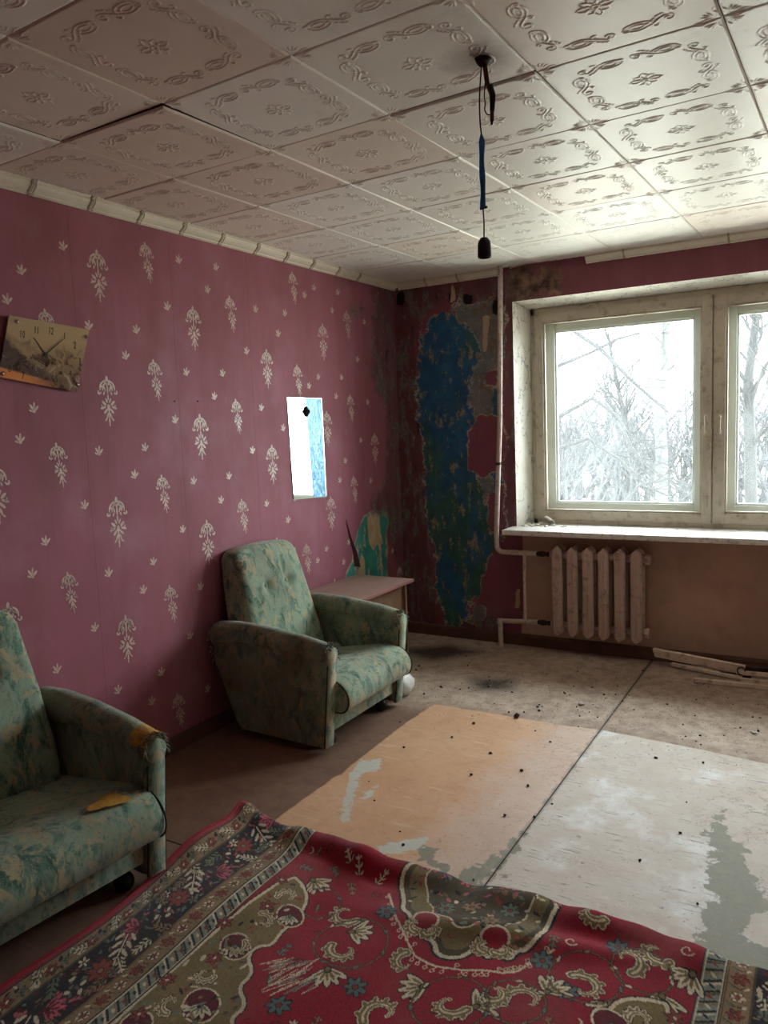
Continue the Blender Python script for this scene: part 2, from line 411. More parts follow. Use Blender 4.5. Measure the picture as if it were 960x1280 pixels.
M['paper'] = plain('mauve_wallpaper_plain', (140, 80, 90), .65, var=.1, scale=3)
M['fill_paper'] = plain('pale_fill_wallpaper', (188, 164, 152), .7, var=.06, scale=3)  # unseen right wall made paler than the mauve paper to bounce fill light
M['print'] = plain('pale_gilt_print', (200, 174, 162), .4, var=.25, scale=30, dirt=(160, 112, 112), spec=.6)

def Z4(pts, ox, oy, sc): return [(ox+a/sc, oy+b/sc) for a, b in pts]
# left wall, seen from the room at x = 0
ys = np.linspace(-RD, 0, 230); zs = np.linspace(0, RH, 104)
Yg, Zg = np.meshgrid(ys, zs, indexing='ij')
L8 = lambda pts: P2(Z4(pts, 360, 560, 6), x=0)
L4 = lambda pts: P2(Z4(pts, 320, 320, 2.667), x=0)
attrs = dict(
    paint=sdf_union(Yg, Zg, [L8([(436, 970), (470, 862), (500, 750), (535, 605), (570, 512), (640, 478), (740, 440), (752, 560), (734, 640), (750, 760), (736, 900), (752, 1050), (745, 1200), (430, 1200)])]),
    plasterbare=sdf_union(Yg, Zg, [L8([(590, 520), (640, 480), (690, 500), (690, 620), (722, 740), (680, 700), (640, 760), (610, 720), (595, 640)]), L8([(555, 790), (575, 860), (580, 965), (520, 965), (540, 860)])]),
    tearshade=sdf_union(Yg, Zg, [L8([(640, 480), (622, 400), (655, 345), (735, 290), (760, 290), (760, 480), (690, 500)])]),
    mould_shade=sdf_union(Yg, Zg, [L4([(385, 88), (392, 250), (372, 350), (392, 450), (430, 520), (432, 640), (425, 760), (430, 900), (480, 1100), (510, 1100), (468, 90)]), L4([(318, 172), (352, 172), (352, 186), (318, 186)])]),
    flap=np.full(Yg.shape, 9.0))
me = grid_mesh('wall_left', np.stack([np.zeros_like(Yg), Yg, Zg], -1), M['paper_left'], attrs=attrs, smooth=False)
wall_left = tag(link(bpy.data.objects.new('wall_left', me)), kind='structure')
MB().box((-.15, -RD-.1, -.1), (-.001, .35, RH+.1)).build('masonry', M['exterior'], wall_left)

# printed motifs of the wallpaper: pale gilt print lying on the paper
def ell(c, a, b, rot, n=10):
    return [(c[0]+a*math.cos(t)*math.cos(rot)-b*math.sin(t)*math.sin(rot), c[1]+a*math.cos(t)*math.sin(rot)+b*math.sin(t)*math.cos(rot)) for t in [2*PI*i/n for i in range(n)]]
def ribbon2(pts, w):
    L = []; R = []
    for i, p in enumerate(pts):
        a = pts[max(0, i-1)]; b = pts[min(len(pts)-1, i+1)]; dx, dy = b[0]-a[0], b[1]-a[1]; l = math.hypot(dx, dy) or 1
        ww = w*(.45+.55*math.sin(PI*(i+.5)/len(pts)))
        L.append((p[0]-dy/l*ww, p[1]+dx/l*ww)); R.append((p[0]+dy/l*ww, p[1]-dx/l*ww))
    return [tuple([L[i], L[i+1], R[i+1], R[i]]) for i in range(len(pts)-1)]
def arc2(c, r, a0, a1, n=7, r1=None):
    return [(c[0]+(r+((r1 or r)-r)*i/n)*math.cos(math.radians(a0+(a1-a0)*i/n)), c[1]+(r+((r1 or r)-r)*i/n)*math.sin(math.radians(a0+(a1-a0)*i/n))) for i in range(n+1)]
def motif_a():
    P = [ell((0, .094), .007, .014, 0), ell((-.011, .078), .006, .013, .5), ell((.011, .078), .006, .013, -.5)]
    for sg in (-1, 1):
        for q in (arc2((sg*.004, .045), .042, 90, 90-sg*95, 8, .036), arc2((sg*.004, .048), .026, 80, 90-sg*110, 8, .022)):
            P += ribbon2(q, .0042)
        P += ribbon2(arc2((sg*.046, .036), .010, 90+sg*90, 90+sg*330, 8, .005), .0045)
        P += [ell((sg*.016, .052), .004, .017, -sg*.35), ell((sg*.029, .057), .0045, .012, -sg*.8), ell((sg*.020, .030), .004, .009, sg*.4)]
        P += [ell((sg*.024, -.014), .0065, .015, -sg*.85), ell((sg*.030, -.034), .006, .016, sg*1.25), ell((sg*.017, -.050), .006, .015, sg*.75), ell((sg*.010, -.002), .0045, .012, -sg*.4), ell((sg*.010, -.072), .0045, .015, sg*.3), ell((sg*.019, -.088), .0035, .009, sg*.75)]
        P += ribbon2(arc2((sg*.026, -.026), .012, 90-sg*60, 90-sg*200, 6, .006), .003)
    P += [ell((0, .05), .0045, .026, 0), ell((0, .012), .004, .014, 0), ell((0, -.034), .0085, .016, 0), ell((0, -.064), .0055, .018, 0), ell((0, -.092), .0045, .013, 0), ell((0, -.110), .003, .008, 0)]
    return P
def motif_b():
    P = []
    for q in motif_a():
        P.append(tuple((a*.80*(1 if b > 0 else .85)+(b-.02)*-.09, b*.84) for a, b in q))
    return P
def motif_leaf():
    return [ell((-.009, .004), .0045, .013, .55), ell((.010, .000), .0045, .012, -.75), ell((.001, .009), .004, .013, -.1), ell((.0, -.010), .006, .006, 0), ell((-.013, -.008), .0035, .008, 1.1)]
MOT = {'a': motif_a(), 'b': motif_b(), 'l': motif_leaf()}
def print_mesh(name, items, put, parent):
    mb = MB()
    for kind, (a, z), sc in items:
        for poly in MOT[kind]:
            mb.add([put(a+sc*u, z+sc*v) for u, v in poly], [tuple(range(len(poly)))])
    o = mb.build(name, M['print'], parent, fix=False); tag(o, kind='stuff'); return o
strips = {-3.125: (1.332, .09), -2.572: (1.685, .098), -2.019: (1.512, .097), -1.466: (1.872, -.058), -.908: (1.527, .124), -.345: (1.378, .1), -3.678: (1.5, .095), -4.231: (1.62, .095), -4.784: (1.4, .095), -5.337: (1.55, .095)}
items = []
torn = [L8([(420, 980), (470, 840), (560, 500), (640, 340), (760, 270), (760, 1300), (420, 1300)]), L4([(372, 80), (385, 250), (362, 350), (385, 450), (420, 520), (420, 760), (430, 900), (520, 1100), (520, 80)])]
rnd = random.Random(3)
for y0, (z0, db) in strips.items():
    for k in range(-4, 4):
        for kd, dy, dz in (('a', 0, 0), ('b', .281, db), ('l', -.07, -.22), ('l', .116, .197), ('l', .188, -.215), ('l', .388, -.09)):
            a, z = y0+dy, z0+dz+.532*k
            if not (-RD+.1 < a < -.03 and .12 < z < RH-.14): continue
            t = min(float(sdf_poly(np.array([a]), np.array([z]), q)[0]) for q in torn)
            if t < .02: continue
            items.append((kd, (a, z), (1.0 if kd != 'l' else 1.15)*rnd.uniform(.95, 1.03)))
print_mesh('wallpaper_print', items, lambda a, z: (.0012, a, z), wall_left)

M['flap'] = plain('shaded_flap_paper', (76, 36, 44), .8)  # flap coloured dark to paint in the shadow of the slit
# a loose flap of paper standing off the left wall beside the tear
fp = [px(*q, x=0) for q in ((432, 650), (436, 672), (441, 690), (443, 708))]
mb = MB()
outer = [Vector((.003+.009*i, p.y+.006+.008*i, p.z-.003*i)) for i, p in enumerate(fp)]
mb.add([tuple(p+Vector((.003, 0, 0))) for p in fp]+[tuple(p) for p in outer], [(i, i+1, 5+i, 4+i) for i in range(3)])
o = mb.build('torn_paper_flap', M['flap'], wall_left, fix=False)
md = o.modifiers.new('thickness', 'SOLIDIFY'); md.thickness = .0015
tag(o, 'loose dark flap of torn wallpaper hanging off the wall')
# back wall with the window opening
WX0, WX1, WZ0, WZ1 = .887, 3.27, .816, 2.30
xs = np.unique(np.r_[np.linspace(0, WX0, 40), np.linspace(WX0, WX1, 70), np.linspace(WX1, RW, 20)])
zs = np.unique(np.r_[np.linspace(0, WZ0, 36), np.linspace(WZ0, WZ1, 60), np.linspace(WZ1, RH, 12)])
Xg, Zg = np.meshgrid(xs, zs, indexing='ij')
B4 = lambda pts: P2(Z4(pts, 320, 320, 2.667), y=0)
attrs = dict(
    paint=sdf_union(Xg, Zg, [B4([(540, 260), (560, 212), (600, 182), (650, 168), (815, 168), (822, 900), (800, 980), (760, 1010), (740, 1060), (735, 1130), (705, 1210), (640, 1232), (605, 1100), (598, 950), (575, 850), (562, 700), (553, 500), (545, 350)])]),
    putty=sdf_union(Xg, Zg, [B4([(625, 190), (640, 164), (812, 164), (815, 430), (790, 400), (770, 530), (735, 540), (722, 480), (738, 360), (730, 292), (700, 250)]), B4([(740, 740), (780, 720), (800, 800), (760, 830)]), B4([(730, 1150), (760, 1180), (745, 1225), (705, 1225)])]),
    redleft=sdf_union(Xg, Zg, [B4([(705, 592), (750, 545), (822, 545), (822, 700), (765, 735), (712, 715)]), B4([(770, 800), (822, 770), (822, 930), (790, 920)]), B4([(775, 390), (800, 385), (805, 425), (780, 425)])]),
    mould_shade=sdf_union(Xg, Zg, [B4([(470, 100), (812, 90), (812, 170), (640, 160), (560, 205), (530, 300), (560, 700), (580, 900), (600, 1260), (470, 1260)]), B4([(700, 1190), (820, 1200), (820, 1270), (600, 1270)]), P2([(632, 335), (660, 335), (655, 385), (640, 640), (642, 660), (632, 662)], y=0)]),
    beige=sdf_union(Xg, Zg, [[(.925, -.1), (.905, .08), (.93, .30), (.925, .83), (RW+.1, .83), (RW+.1, -.1)]]),
    hole=sdf_union(Xg, Zg, [B4([(640, 120), (658, 118), (660, 160), (640, 160)]), B4([(690, 125), (722, 130), (724, 162), (694, 160)]), B4([(790, 160), (808, 162), (806, 196), (792, 190)]), B4([(470, 122), (492, 122), (492, 165), (470, 160)]), P2([(618, 372), (630, 375), (628, 388), (620, 386)], y=0)]),
    chip=sdf_union(Xg, Zg, [B4([(652, 92), (662, 92), (664, 150), (644, 160)]), B4([(758, 200), (778, 200), (768, 320), (756, 326)]), P2([(645, 736), (650, 736), (650, 760), (644, 760)], y=0)]),
    crumble=sdf_union(Xg, Zg, [P2([(640, 338), (700, 330), (706, 362), (644, 374)], y=0)]))
cx = (Xg[:-1, :-1]+Xg[1:, 1:])/2; cz = (Zg[:-1, :-1]+Zg[1:, 1:])/2
keep = ~((cx > WX0) & (cx < WX1) & (cz > WZ0) & (cz < WZ1))
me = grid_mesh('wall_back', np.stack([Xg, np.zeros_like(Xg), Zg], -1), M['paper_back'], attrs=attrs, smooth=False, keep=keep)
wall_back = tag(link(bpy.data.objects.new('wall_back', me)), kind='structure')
mb = MB()
for lo, hi in (((-.1, .001, -.1), (WX0, .36, RH+.1)), ((WX1, .001, -.1), (RW+.1, .36, RH+.1)), ((WX0, .001, -.1), (WX1, .36, WZ0-.03)), ((WX0, .001, WZ1), (WX1, .36, RH+.1))): mb.box(lo, hi)
mb.build('masonry', M['exterior'], wall_back)
items = []
for x0 in (.30, .853, 1.406, 1.959, 2.512, 3.065, 3.6):
    for k in range(-2, 6):
        for kd, dx, dz in (('a', 0, 0), ('b', .27, .1), ('l', -.07, -.22), ('l', .116, .197), ('l', .388, -.09)):
            a, z = x0+dx, .55+dz+.532*k
            ok = (a < .17 and z < 2.3) or (a > 1.25 and 2.36 < z < 2.45 and kd == 'l') or (a > 3.45)
            if ok and .1 < z < 2.45 and .05 < a < RW-.1: items.append((kd, (a, z), 1))
print_mesh('wallpaper_print', items, lambda a, z: (a, -.0012, z), wall_back)
tag(MB().box((RW, -RD-.1, -.1), (RW+.15, .35, RH+.1)).build('wall_right', M['fill_paper']), kind='structure')
tag(MB().box((-.1, -RD-.15, -.1), (RW+.1, -RD, RH+.1)).build('wall_front', M['paper']), kind='structure')

# baseboards
M['baseboard'] = plain('brown_baseboard_paint', (96, 66, 52), .6, var=.25, scale=10)
mb = MB(); mb.prism([(0, 0), (0, .078), (-.010, .078), (-.018, .062), (-.022, 0)], .002, RW, 'x'); tag(mb.build('baseboard_back', M['baseboard']), kind='structure')
mb = MB(); mb.prism([(0, 0), (0, .07), (.010, .07), (.016, .055), (.02, 0)], -RD, -.024, 'y'); tag(mb.build('baseboard_left', M['baseboard']), kind='structure')

# ------------------------------------------------------------------ ceiling with embossed polystyrene tiles
M['slab'] = plain('ceiling_slab', (120, 108, 96), .95)
ceiling = tag(MB().box((-.1, -RD-.1, RH+.012), (RW+.1, .35, RH+.2)).build('ceiling', M['slab']), kind='structure')
def tile_mat():
    q = NM('embossed_polystyrene'); p = q.pos()
    oi = q.n('ShaderNodeObjectInfo')
    n = q.noise(p, 3, 5, .6); col = q.mix(q.step(n, .3, .7), lin((235, 232, 224)), lin((243, 240, 233)))
    col = q.mix(1, col, oi.outputs['Color'], 'MULTIPLY')
    col = q.mix(q.math('MULTIPLY', q.step(q.noise(p, 8, 6, .7), .6, .8), .35), col, lin((168, 146, 122)))
    s = q.sep(p)      # soot round the lamp hook
    dx = q.math('SUBTRACT', s[0], 1.876); dy = q.math('SUBTRACT', s[1], -2.779)
    d = q.math('SQRT', q.math('ADD', q.math('MULTIPLY', dx, dx), q.math('MULTIPLY', dy, dy)))
    d = q.math('ADD', d, q.math('MULTIPLY', q.math('SUBTRACT', q.noise(p, 20, 4, .6), .5), .08))
    col = q.mix(q.math('MULTIPLY', q.step(d, .13, .0), .85), col, lin((86, 56, 36)))
    return q.done(col, .38, spec=.5)
M['tile'] = tile_mat()

def tile_strokes():
    S = []          # (points, radius at each point)
    def st(pts, r, taper=True):
        pts = np.array(pts, float); n = len(pts)
        rr = np.full(n, r)
        if taper: rr = r*(.35+.65*np.sin(PI*(np.arange(n)+.7)/(n+.4)))
        S.append((pts, rr))
    def spiral(c, r0, r1, a0, a1, n=26):
        t = np.linspace(0, 1, n); a = np.radians(a0+(a1-a0)*t); r = r0+(r1-r0)*t
        return np.c_[c[0]+r*np.cos(a), c[1]+r*np.sin(a)]
    # rosette
    for k in range(8):
        a = k*PI/4; L = .048 if k % 2 == 0 else .040
        d = np.array([math.cos(a), math.sin(a)]); nn = np.array([-d[1], d[0]])
        for sg in (-1, 1):
            t = np.linspace(0, 1, 12)[:, None]
            st(d*(.012+(L-.012)*t)+nn*sg*.010*np.sin(PI*t), .0027)
    st(spiral((0, 0), .008, .008, 0, 360, 16), .003, False)
    # a garland along one side, then turned to the four sides
    def side():
        o = []
        def add(pts, r): o.append((np.array(pts, float), r))
        d = .165
        for c, fl in ((-.092, 1), (.060, -1)):
            m = lambda P: np.c_[c+P[:, 0], d+fl*P[:, 1]]
            t = np.linspace(0, 1, 26)
            # plump acanthus bud: nested almond arcs
            for rr, ry in ((.036, .021), (.019, .010)):
                add(m(spiral((0, 0), rr, rr, 165, -10, 18)*[1, ry/rr]), .0027); add(m(spiral((0, 0), rr, rr, 195, 330, 16)*[1, ry/rr]), .0025)
            add(m(spiral((-.030, -.008), .012, .003, 80, 420, 26)), .0026)
            # S scroll leaving the bud
            add(m(np.c_[.020+.062*t, -.016*np.cos(PI*(t*1.15))+.002]), .0029)
            add(m(spiral((.078, .004), .016, .003, 70, -330, 30)), .0028)
            add(m(spiral((.046, -.016), .012, .003, 80, 400, 24)), .0025)
            for k in range(5):
                x = .026+.010*k; y = -.016*math.cos(PI*(.1+.18*k)*1.15)+.012
                add(m(spiral((x, y), .006, .004, 200, 40, 7)), .0025)
        return o
    for k in range(4):
        c, s_ = math.cos(k*PI/2), math.sin(k*PI/2); R = np.array([[c, s_], [-s_, c]])
        for pts, r in side(): st(pts @ R, r)
        # small quarter flowers at the tile corners
        q = np.array([.232, .232])
        for a in (200, 225, 250):
            dd = np.array([math.cos(math.radians(a)), math.sin(math.radians(a))])
            st(np.array([q+dd*(.004+.026*t) for t in np.linspace(0, 1, 7)]) @ R, .0030)
        for e in ((-1, 0), (0, -1)):
            b = np.array([.240, .240]); e = np.array(e)
            st(np.array([b+e*(.01+.045*t)+np.array([-e[1], e[0]])*.004*math.sin(2*PI*t) for t in np.linspace(0, 1, 9)]) @ R, .0026)
    return S
def tile_heights(N):
    g = np.linspace(-.2492, .2492, N); h = np.zeros((N, N)); stp = g[1]-g[0]
    for pts, rr in STROKES:
        # densify
        P = [pts[0]]; Rr = [rr[0]]
        for i in range(len(pts)-1):
            k = max(1, int(np.hypot(*(pts[i+1]-pts[i]))/.0018))
            for j in range(1, k+1): P.append(pts[i]+(pts[i+1]-pts[i])*j/k); Rr.append(rr[i]+(rr[i+1]-rr[i])*j/k)
        for p, r in zip(P, Rr):
            r = max(r, stp*.75)
            i0, i1 = max(0, int((p[0]-r+.2492)/stp)), min(N-1, int((p[0]+r+.2492)/stp)+1)
            j0, j1 = max(0, int((p[1]-r+.2492)/stp)), min(N-1, int((p[1]+r+.2492)/stp)+1)
            if i1 < i0 or j1 < j0: continue
            X = g[i0:i1+1, None]-p[0]; Y = g[None, j0:j1+1]-p[1]
            v = np.sqrt(np.clip(1-(X*X+Y*Y)/(r*r), 0, 1))*r*1.0
            h[i0:i1+1, j0:j1+1] = np.maximum(h[i0:i1+1, j0:j1+1], v)
    e = np.minimum(.2492-np.abs(g)[:, None], .2492-np.abs(g)[None, :])
    rim = np.clip(1-e/.006, 0, 1)
    return g, h, rim
STROKES = tile_strokes()
GRID = {}
for N in (230, 150, 44): GRID[N] = tile_heights(N)
GX, GY, GA = .4377, -3.565, -.0322
ca, sa = math.cos(GA), math.sin(GA)
def tile_local(N):
    g, h, rim = GRID[N]; X, Y = np.meshgrid(g, g, indexing='ij')
    return X, Y, -h-.006+rim**2*.007
shared = {}
def ceiling_tile(i, j):
    cxw = GX+ca*.5*(i+.5)-sa*.5*(j+.5); cyw = GY+sa*.5*(i+.5)+ca*.5*(j+.5)
    near = cyw > -4.4 and cxw < 3.4
    N = 230 if near else 44
    if near and not (.36 < cxw < RW-.36 and -RD+.36 < cyw < -.36): N = 150
    X, Y, Z = tile_local(N)
    Xw = cxw+ca*X-sa*Y; Yw = cyw+sa*X+ca*Y
    inside = (Xw > 0) & (Xw < RW) & (Yw > -RD) & (Yw < 0)
    if inside.mean() < .03: return
    r = random.Random(i*31+j*7)
    if inside.all():
        if N not in shared: shared[N] = grid_mesh('ceiling_tile', np.stack([X, Y, Z], -1), M['tile'])
        me = shared[N]
    else:
        Xc = np.clip(Xw, .0005, RW-.0005)-cxw; Yc = np.clip(Yw, -RD+.0005, -.0005)-cyw
        Xl = ca*Xc+sa*Yc; Yl = -sa*Xc+ca*Yc
        k = inside[:-1, :-1] | inside[1:, 1:] | inside[1:, :-1] | inside[:-1, 1:]
        me = grid_mesh('ceiling_tile', np.stack([Xl, Yl, Z], -1), M['tile'], keep=k)
    o = link(bpy.data.objects.new('ceiling_tile', me), ceiling)
    sag = {(0, 1): (.010, .012, .006), (-1, 0): (.0, .010, .004), (2, 2): (.008, -.004, .004), (3, 3): (.004, .0, .0)}.get((i, j), (r.uniform(-.004, .004), r.uniform(-.004, .004), r.uniform(0, .002)))
    o.location = (cxw, cyw, RH+.004-sag[2]); o.rotation_euler = (sag[0], sag[1], GA)
    t = r.uniform(.95, 1.0)
    c = (t, t, t)
    if (i, j) in ((0, 1), (-1, 2), (0, 2), (-1, 1), (1, 0)): c = (.84, .75, .71)
    elif (i+j*2) % 5 == 0: c = (t*.96, t*.90, t*.86)
    o.color = (*c, 1)
for i in range(-2, 9):
    for j in range(-6, 9): ceiling_tile(i, j)

# ------------------------------------------------------------------ cornice mouldings
M['cornice'] = plain('polystyrene_cornice', (222, 214, 196), .5, var=.06, scale=10)
M['cornice_band'] = plain('grubby_cornice_band', (168, 154, 134), .6, var=.3, scale=60)
prof = [(0, 0), (.044, 0), (.044, -.004), (.036, -.010), (.040, -.016), (.034, -.026), (.022, -.036), (.012, -.042), (.014, -.047), (.006, -.052), (0, -.052)]
def cornice(name, ax, a0, a1, sgn, bands, zt=RH-.008):
    mb = MB(); pr = [(sgn*u, zt+v) for u, v in prof]
    mb.prism(pr, a0, a1, ax); o = mb.build(name, M['cornice']); tag(o, kind='structure')
    for b in bands:
        for k, dd in enumerate((-.016, .006)):
            m2 = MB(); pp = [(sgn*(u*1.10+.002), zt+v*1.06) for u, v in prof[1:-1]]+[(0, zt-.05), (0, zt-.002)]
            m2.prism(pp, b+dd, b+dd+(.010 if k == 0 else .016), ax); m2.build('ribbon_band', M['cornice_band'] if k == 0 else M['cornice'], o)
    return o
cornice('trim_1', 'y', -RD, 0, 1, [px(x, 260+.27*(x-40)*.98, x=0).y for x in (38, 112, 173, 226, 274, 318, 355, 388, 420, 446)]+[-3.15-.3*k for k in range(8)], RH)
cornice('trim_2', 'x', .045, .80, -1, [.28, .52], RH)
cornice('trim_3', 'x', 1.378, RW, -1, [1.62, 2.2, 2.75, 3.3], RH)

# ------------------------------------------------------------------ window
win = tag(empty('window_1', (0, 0, 0)), kind='structure')
FY = .20; IX0, IX1, IZ0, IZ1 = .937, 3.22, .836, 2.265
rv = MB()
rv.add([(WX0, 0, WZ0), (WX0, 0, WZ1), (IX0, FY+.02, IZ1), (IX0, FY+.02, WZ0), (WX0, FY+.02, WZ0), (WX0, FY+.02, WZ1)], [(0, 1, 2, 3), (0, 4, 5, 1), (4, 3, 2, 5), (0, 3, 4), (1, 5, 2)])
rv.add([(WX1, 0, WZ0), (WX1, 0, WZ1), (IX1, FY+.02, IZ1), (IX1, FY+.02, WZ0), (WX1, FY+.02, WZ0), (WX1, FY+.02, WZ1)], [(0, 3, 2, 1), (0, 1, 5, 4), (4, 5, 2, 3), (0, 4, 3), (1, 2, 5)])
rv.add([(WX0, 0, WZ1), (WX1, 0, WZ1), (IX1, FY+.02, IZ1), (IX0, FY+.02, IZ1), (WX0, FY+.02, WZ1), (WX1, FY+.02, WZ1)], [(0, 3, 2, 1), (0, 1, 5, 4), (2, 3, 4, 5), (0, 4, 3), (1, 2, 5)])
def reveal_mat():
    q = NM('flaking_white_reveal'); p = q.pos(); n = q.noise(p, 6, 6, .6); n2 = q.noise(p, 18, 7, .7, 1.0)
    col = q.mix(q.step(n, .3, .7), lin((224, 222, 212)), lin((206, 200, 184)))
    cr = q.math('LESS_THAN', q.math('ABSOLUTE', q.math('SUBTRACT', q.noise(q.mapping(p, (1, 1, .6)), 7, 6, .6), .5)), .006)
    col = q.mix(q.math('MULTIPLY', cr, .8), col, lin((104, 92, 82)))
    col = q.mix(q.step(n2, .66, .70), col, lin((168, 156, 142)))
    q.bump(q.math('ADD', n2, q.math('MULTIPLY', cr, -.6)), .6, .006)
    return q.done(col, .5)
M['reveal'] = reveal_mat()
rv.build('window_reveal', M['reveal'], win)
# fixed frame
fr = MB()
fr.box((IX0, FY, .80), (IX0+.03, FY+.15, IZ1), .003); fr.box((IX1-.03, FY, .80), (IX1, FY+.15, IZ1), .003)
fr.box((IX0, FY, IZ1-.045), (IX1, FY+.15, IZ1), .003); fr.box((IX0, FY, .80), (IX1, FY+.15, IZ0+.012), .003)
fr.box((2.066, FY+.01, .80), (2.102, FY+.15, IZ1), .003)
fr.build('window_frame', M['cream_paint'], win, auto=40)
def glass_mat():
    q = NM('dusty_window_glass'); p = q.pos()
    for nd in list(q.t.nodes):
        if nd.type == 'BSDF_PRINCIPLED': q.t.nodes.remove(nd)
    tr = q.n('ShaderNodeBsdfTransparent'); tr.inputs[0].default_value = (.965, .985, .98, 1)
    gl = q.n('ShaderNodeBsdfGlossy'); gl.inputs['Roughness'].default_value = .02; gl.inputs[0].default_value = (1, 1, 1, 1)
    di = q.n('ShaderNodeBsdfTranslucent'); di.inputs[0].default_value = (.9, .95, .96, 1)
    lw = q.n('ShaderNodeLayerWeight'); lw.inputs[0].default_value = .12
    m1 = q.n('ShaderNodeMixShader'); q.set(m1.inputs[0], q.math('MULTIPLY', lw.outputs['Fresnel'], .6)); q.t.links.new(tr.outputs[0], m1.inputs[1]); q.t.links.new(gl.outputs[0], m1.inputs[2])
    m2 = q.n('ShaderNodeMixShader'); q.set(m2.inputs[0], q.math('ADD', .005, q.math('MULTIPLY', q.step(q.noise(p, 5, 5, .6), .4, .75), .008)))
    q.t.links.new(m1.outputs[0], m2.inputs[1]); q.t.links.new(di.outputs[0], m2.inputs[2])
    q.t.links.new(m2.outputs[0], q.out.inputs[0]); return q.m
M['glass'] = glass_mat()
def sash(x0, x1, z0, z1, y, th, w, mat, gy, hx=None):
    s = MB()
    s.box((x0, y, z0), (x0+w, y+th, z1), .004); s.box((x1-w, y, z0), (x1, y+th, z1), .004)
    s.box((x0+w-.002, y+.002, z0), (x1-w+.002, y+th, z0+w), .004); s.box((x0+w-.002, y+.002, z1-w), (x1-w+.002, y+th, z1), .004)
    b = .012   # glazing bead
    for lo, hi in (((x0+w, z0+w), (x0+w+b, z1-w)), ((x1-w-b, z0+w), (x1-w, z1-w)), ((x0+w, z0+w), (x1-w, z0+w+b)), ((x0+w, z1-w-b), (x1-w, z1-w))):
        s.box((lo[0], y+.012, lo[1]), (hi[0], y+th-.008, hi[1]), .002)
    o = s.build('sash', mat, win, auto=40)
    MB().box((x0+w-.004, gy, z0+w-.004), (x1-w+.004, gy+.003, z1-w+.004)).build('pane', M['glass'], o)
    if hx:
        h = MB(); zc = 1.455
        h.tube(fillet([(hx, y, zc+.048), (hx, y-.028, zc+.048), (hx, y-.032, zc), (hx, y-.028, zc-.048), (hx, y, zc-.048)], .014), .0055, 8)
        h.box((hx-.010, y-.004, zc+.036), (hx+.010, y, zc+.062), .002); h.box((hx-.010, y-.004, zc-.064), (hx+.010, y, zc-.036), .002)
        h.build('handle', M['white_paint'], o, smooth=True)
        for zz in (z0+.10, z1-.14):
            hg = MB(); hg.box((hx-.008, y-.003, zz), (hx+.008, y, zz+.075), .001); hg.tube([(hx+.012, y-.004, zz), (hx+.012, y-.004, zz+.075)], .004, 8); hg.build('hinge', M['cream_paint'], o)
    return o
sash(IX0+.026, 2.080, IZ0+.010, IZ1-.035, FY-.008, .045, .058, M['cream_paint'], FY+.018, 2.046)
sash(2.088, IX1-.026, IZ0+.010, IZ1-.035, FY-.008, .045, .066, M['cream_paint'], FY+.018, 2.128)
sash(IX0+.030, 2.066, IZ0+.012, IZ1-.045, FY+.095, .045, .102, M['pale_sash'], FY+.120)
sash(2.102, IX1-.030, IZ0+.012, IZ1-.045, FY+.095, .045, .102, M['pale_sash'], FY+.120)
M['sill'] = plain('flaking_sill_paint', (226, 222, 216), .5, var=.06, scale=12, dirt=(150, 134, 122), bump=.4)
sl = MB(); sl.box((.852, -.185, .782), (3.33, FY+.02, .816), .004); sl.build('window_sill', M['sill'], win, auto=40)

# ================================================================== THINGS
# ------------------------------------------------------------------ armchairs
def fabric(name='camouflage_brocade', grime_shade=.55):
    q = NM(name); o = q.obj(); oi = q.n('ShaderNodeObjectInfo')
    v = q.mapping(o, (1, 1, .55))
    vv = q.n('ShaderNodeVectorMath', operation='ADD'); q.set(vv.inputs[0], v); q.set(vv.inputs[1], oi.outputs['Location']); v = vv.outputs[0]
    a = q.noise(v, 13, 5, .62, 1.2); b = q.noise(q.mapping(v, (1, 1, 1), (3.1, 1.7, .3)), 19, 5, .62, 1.0); c = q.noise(q.mapping(v, (1, 1, 1), (8.1, 4.7, 2.3)), 60, 3, .6, 1.5)
    col = q.mix(q.step(a, .44, .52), lin((98, 130, 114)), lin((138, 158, 138)))
    col = q.mix(q.step(b, .53, .57), col, lin((170, 160, 130)))
    col = q.mix(q.step(a, .40, .36), col, lin((62, 98, 86)))
    col = q.mix(q.math('MULTIPLY', q.step(c, .56, .62), .45), col, lin((172, 160, 128)))
    col = q.mix(q.math('MULTIPLY', q.step(c, .42, .36), .45), col, lin((62, 78, 66)))
    dirt = q.noise(o, 3.2, 5, .6); col = q.mix(q.math('MULTIPLY', q.step(dirt, .45-.4*(grime_shade-.55), .75), grime_shade), col, lin((88, 76, 58)))  # real dirt, but mostly painted shade on the armrest copy
    wv = q.noise(q.mapping(o, (260, 260, 260)), 1, 2, .5)
    q.bump(q.math('ADD', q.math('MULTIPLY', wv, .5), c), .3, .0025)
    return q.done(col, .85, spec=.2, Sheen_Weight=.25)
M['fabric'] = fabric(); M['shaded_grimy'] = fabric('shaded_grimy_brocade', .92)  # armrest copy is browner: mostly shade painted in, with some real dirt
M['piping'] = plain('dark_piping', (44, 44, 36), .8)
M['fray'] = plain('frayed_thread', (124, 122, 104), .95, var=.3, scale=60)

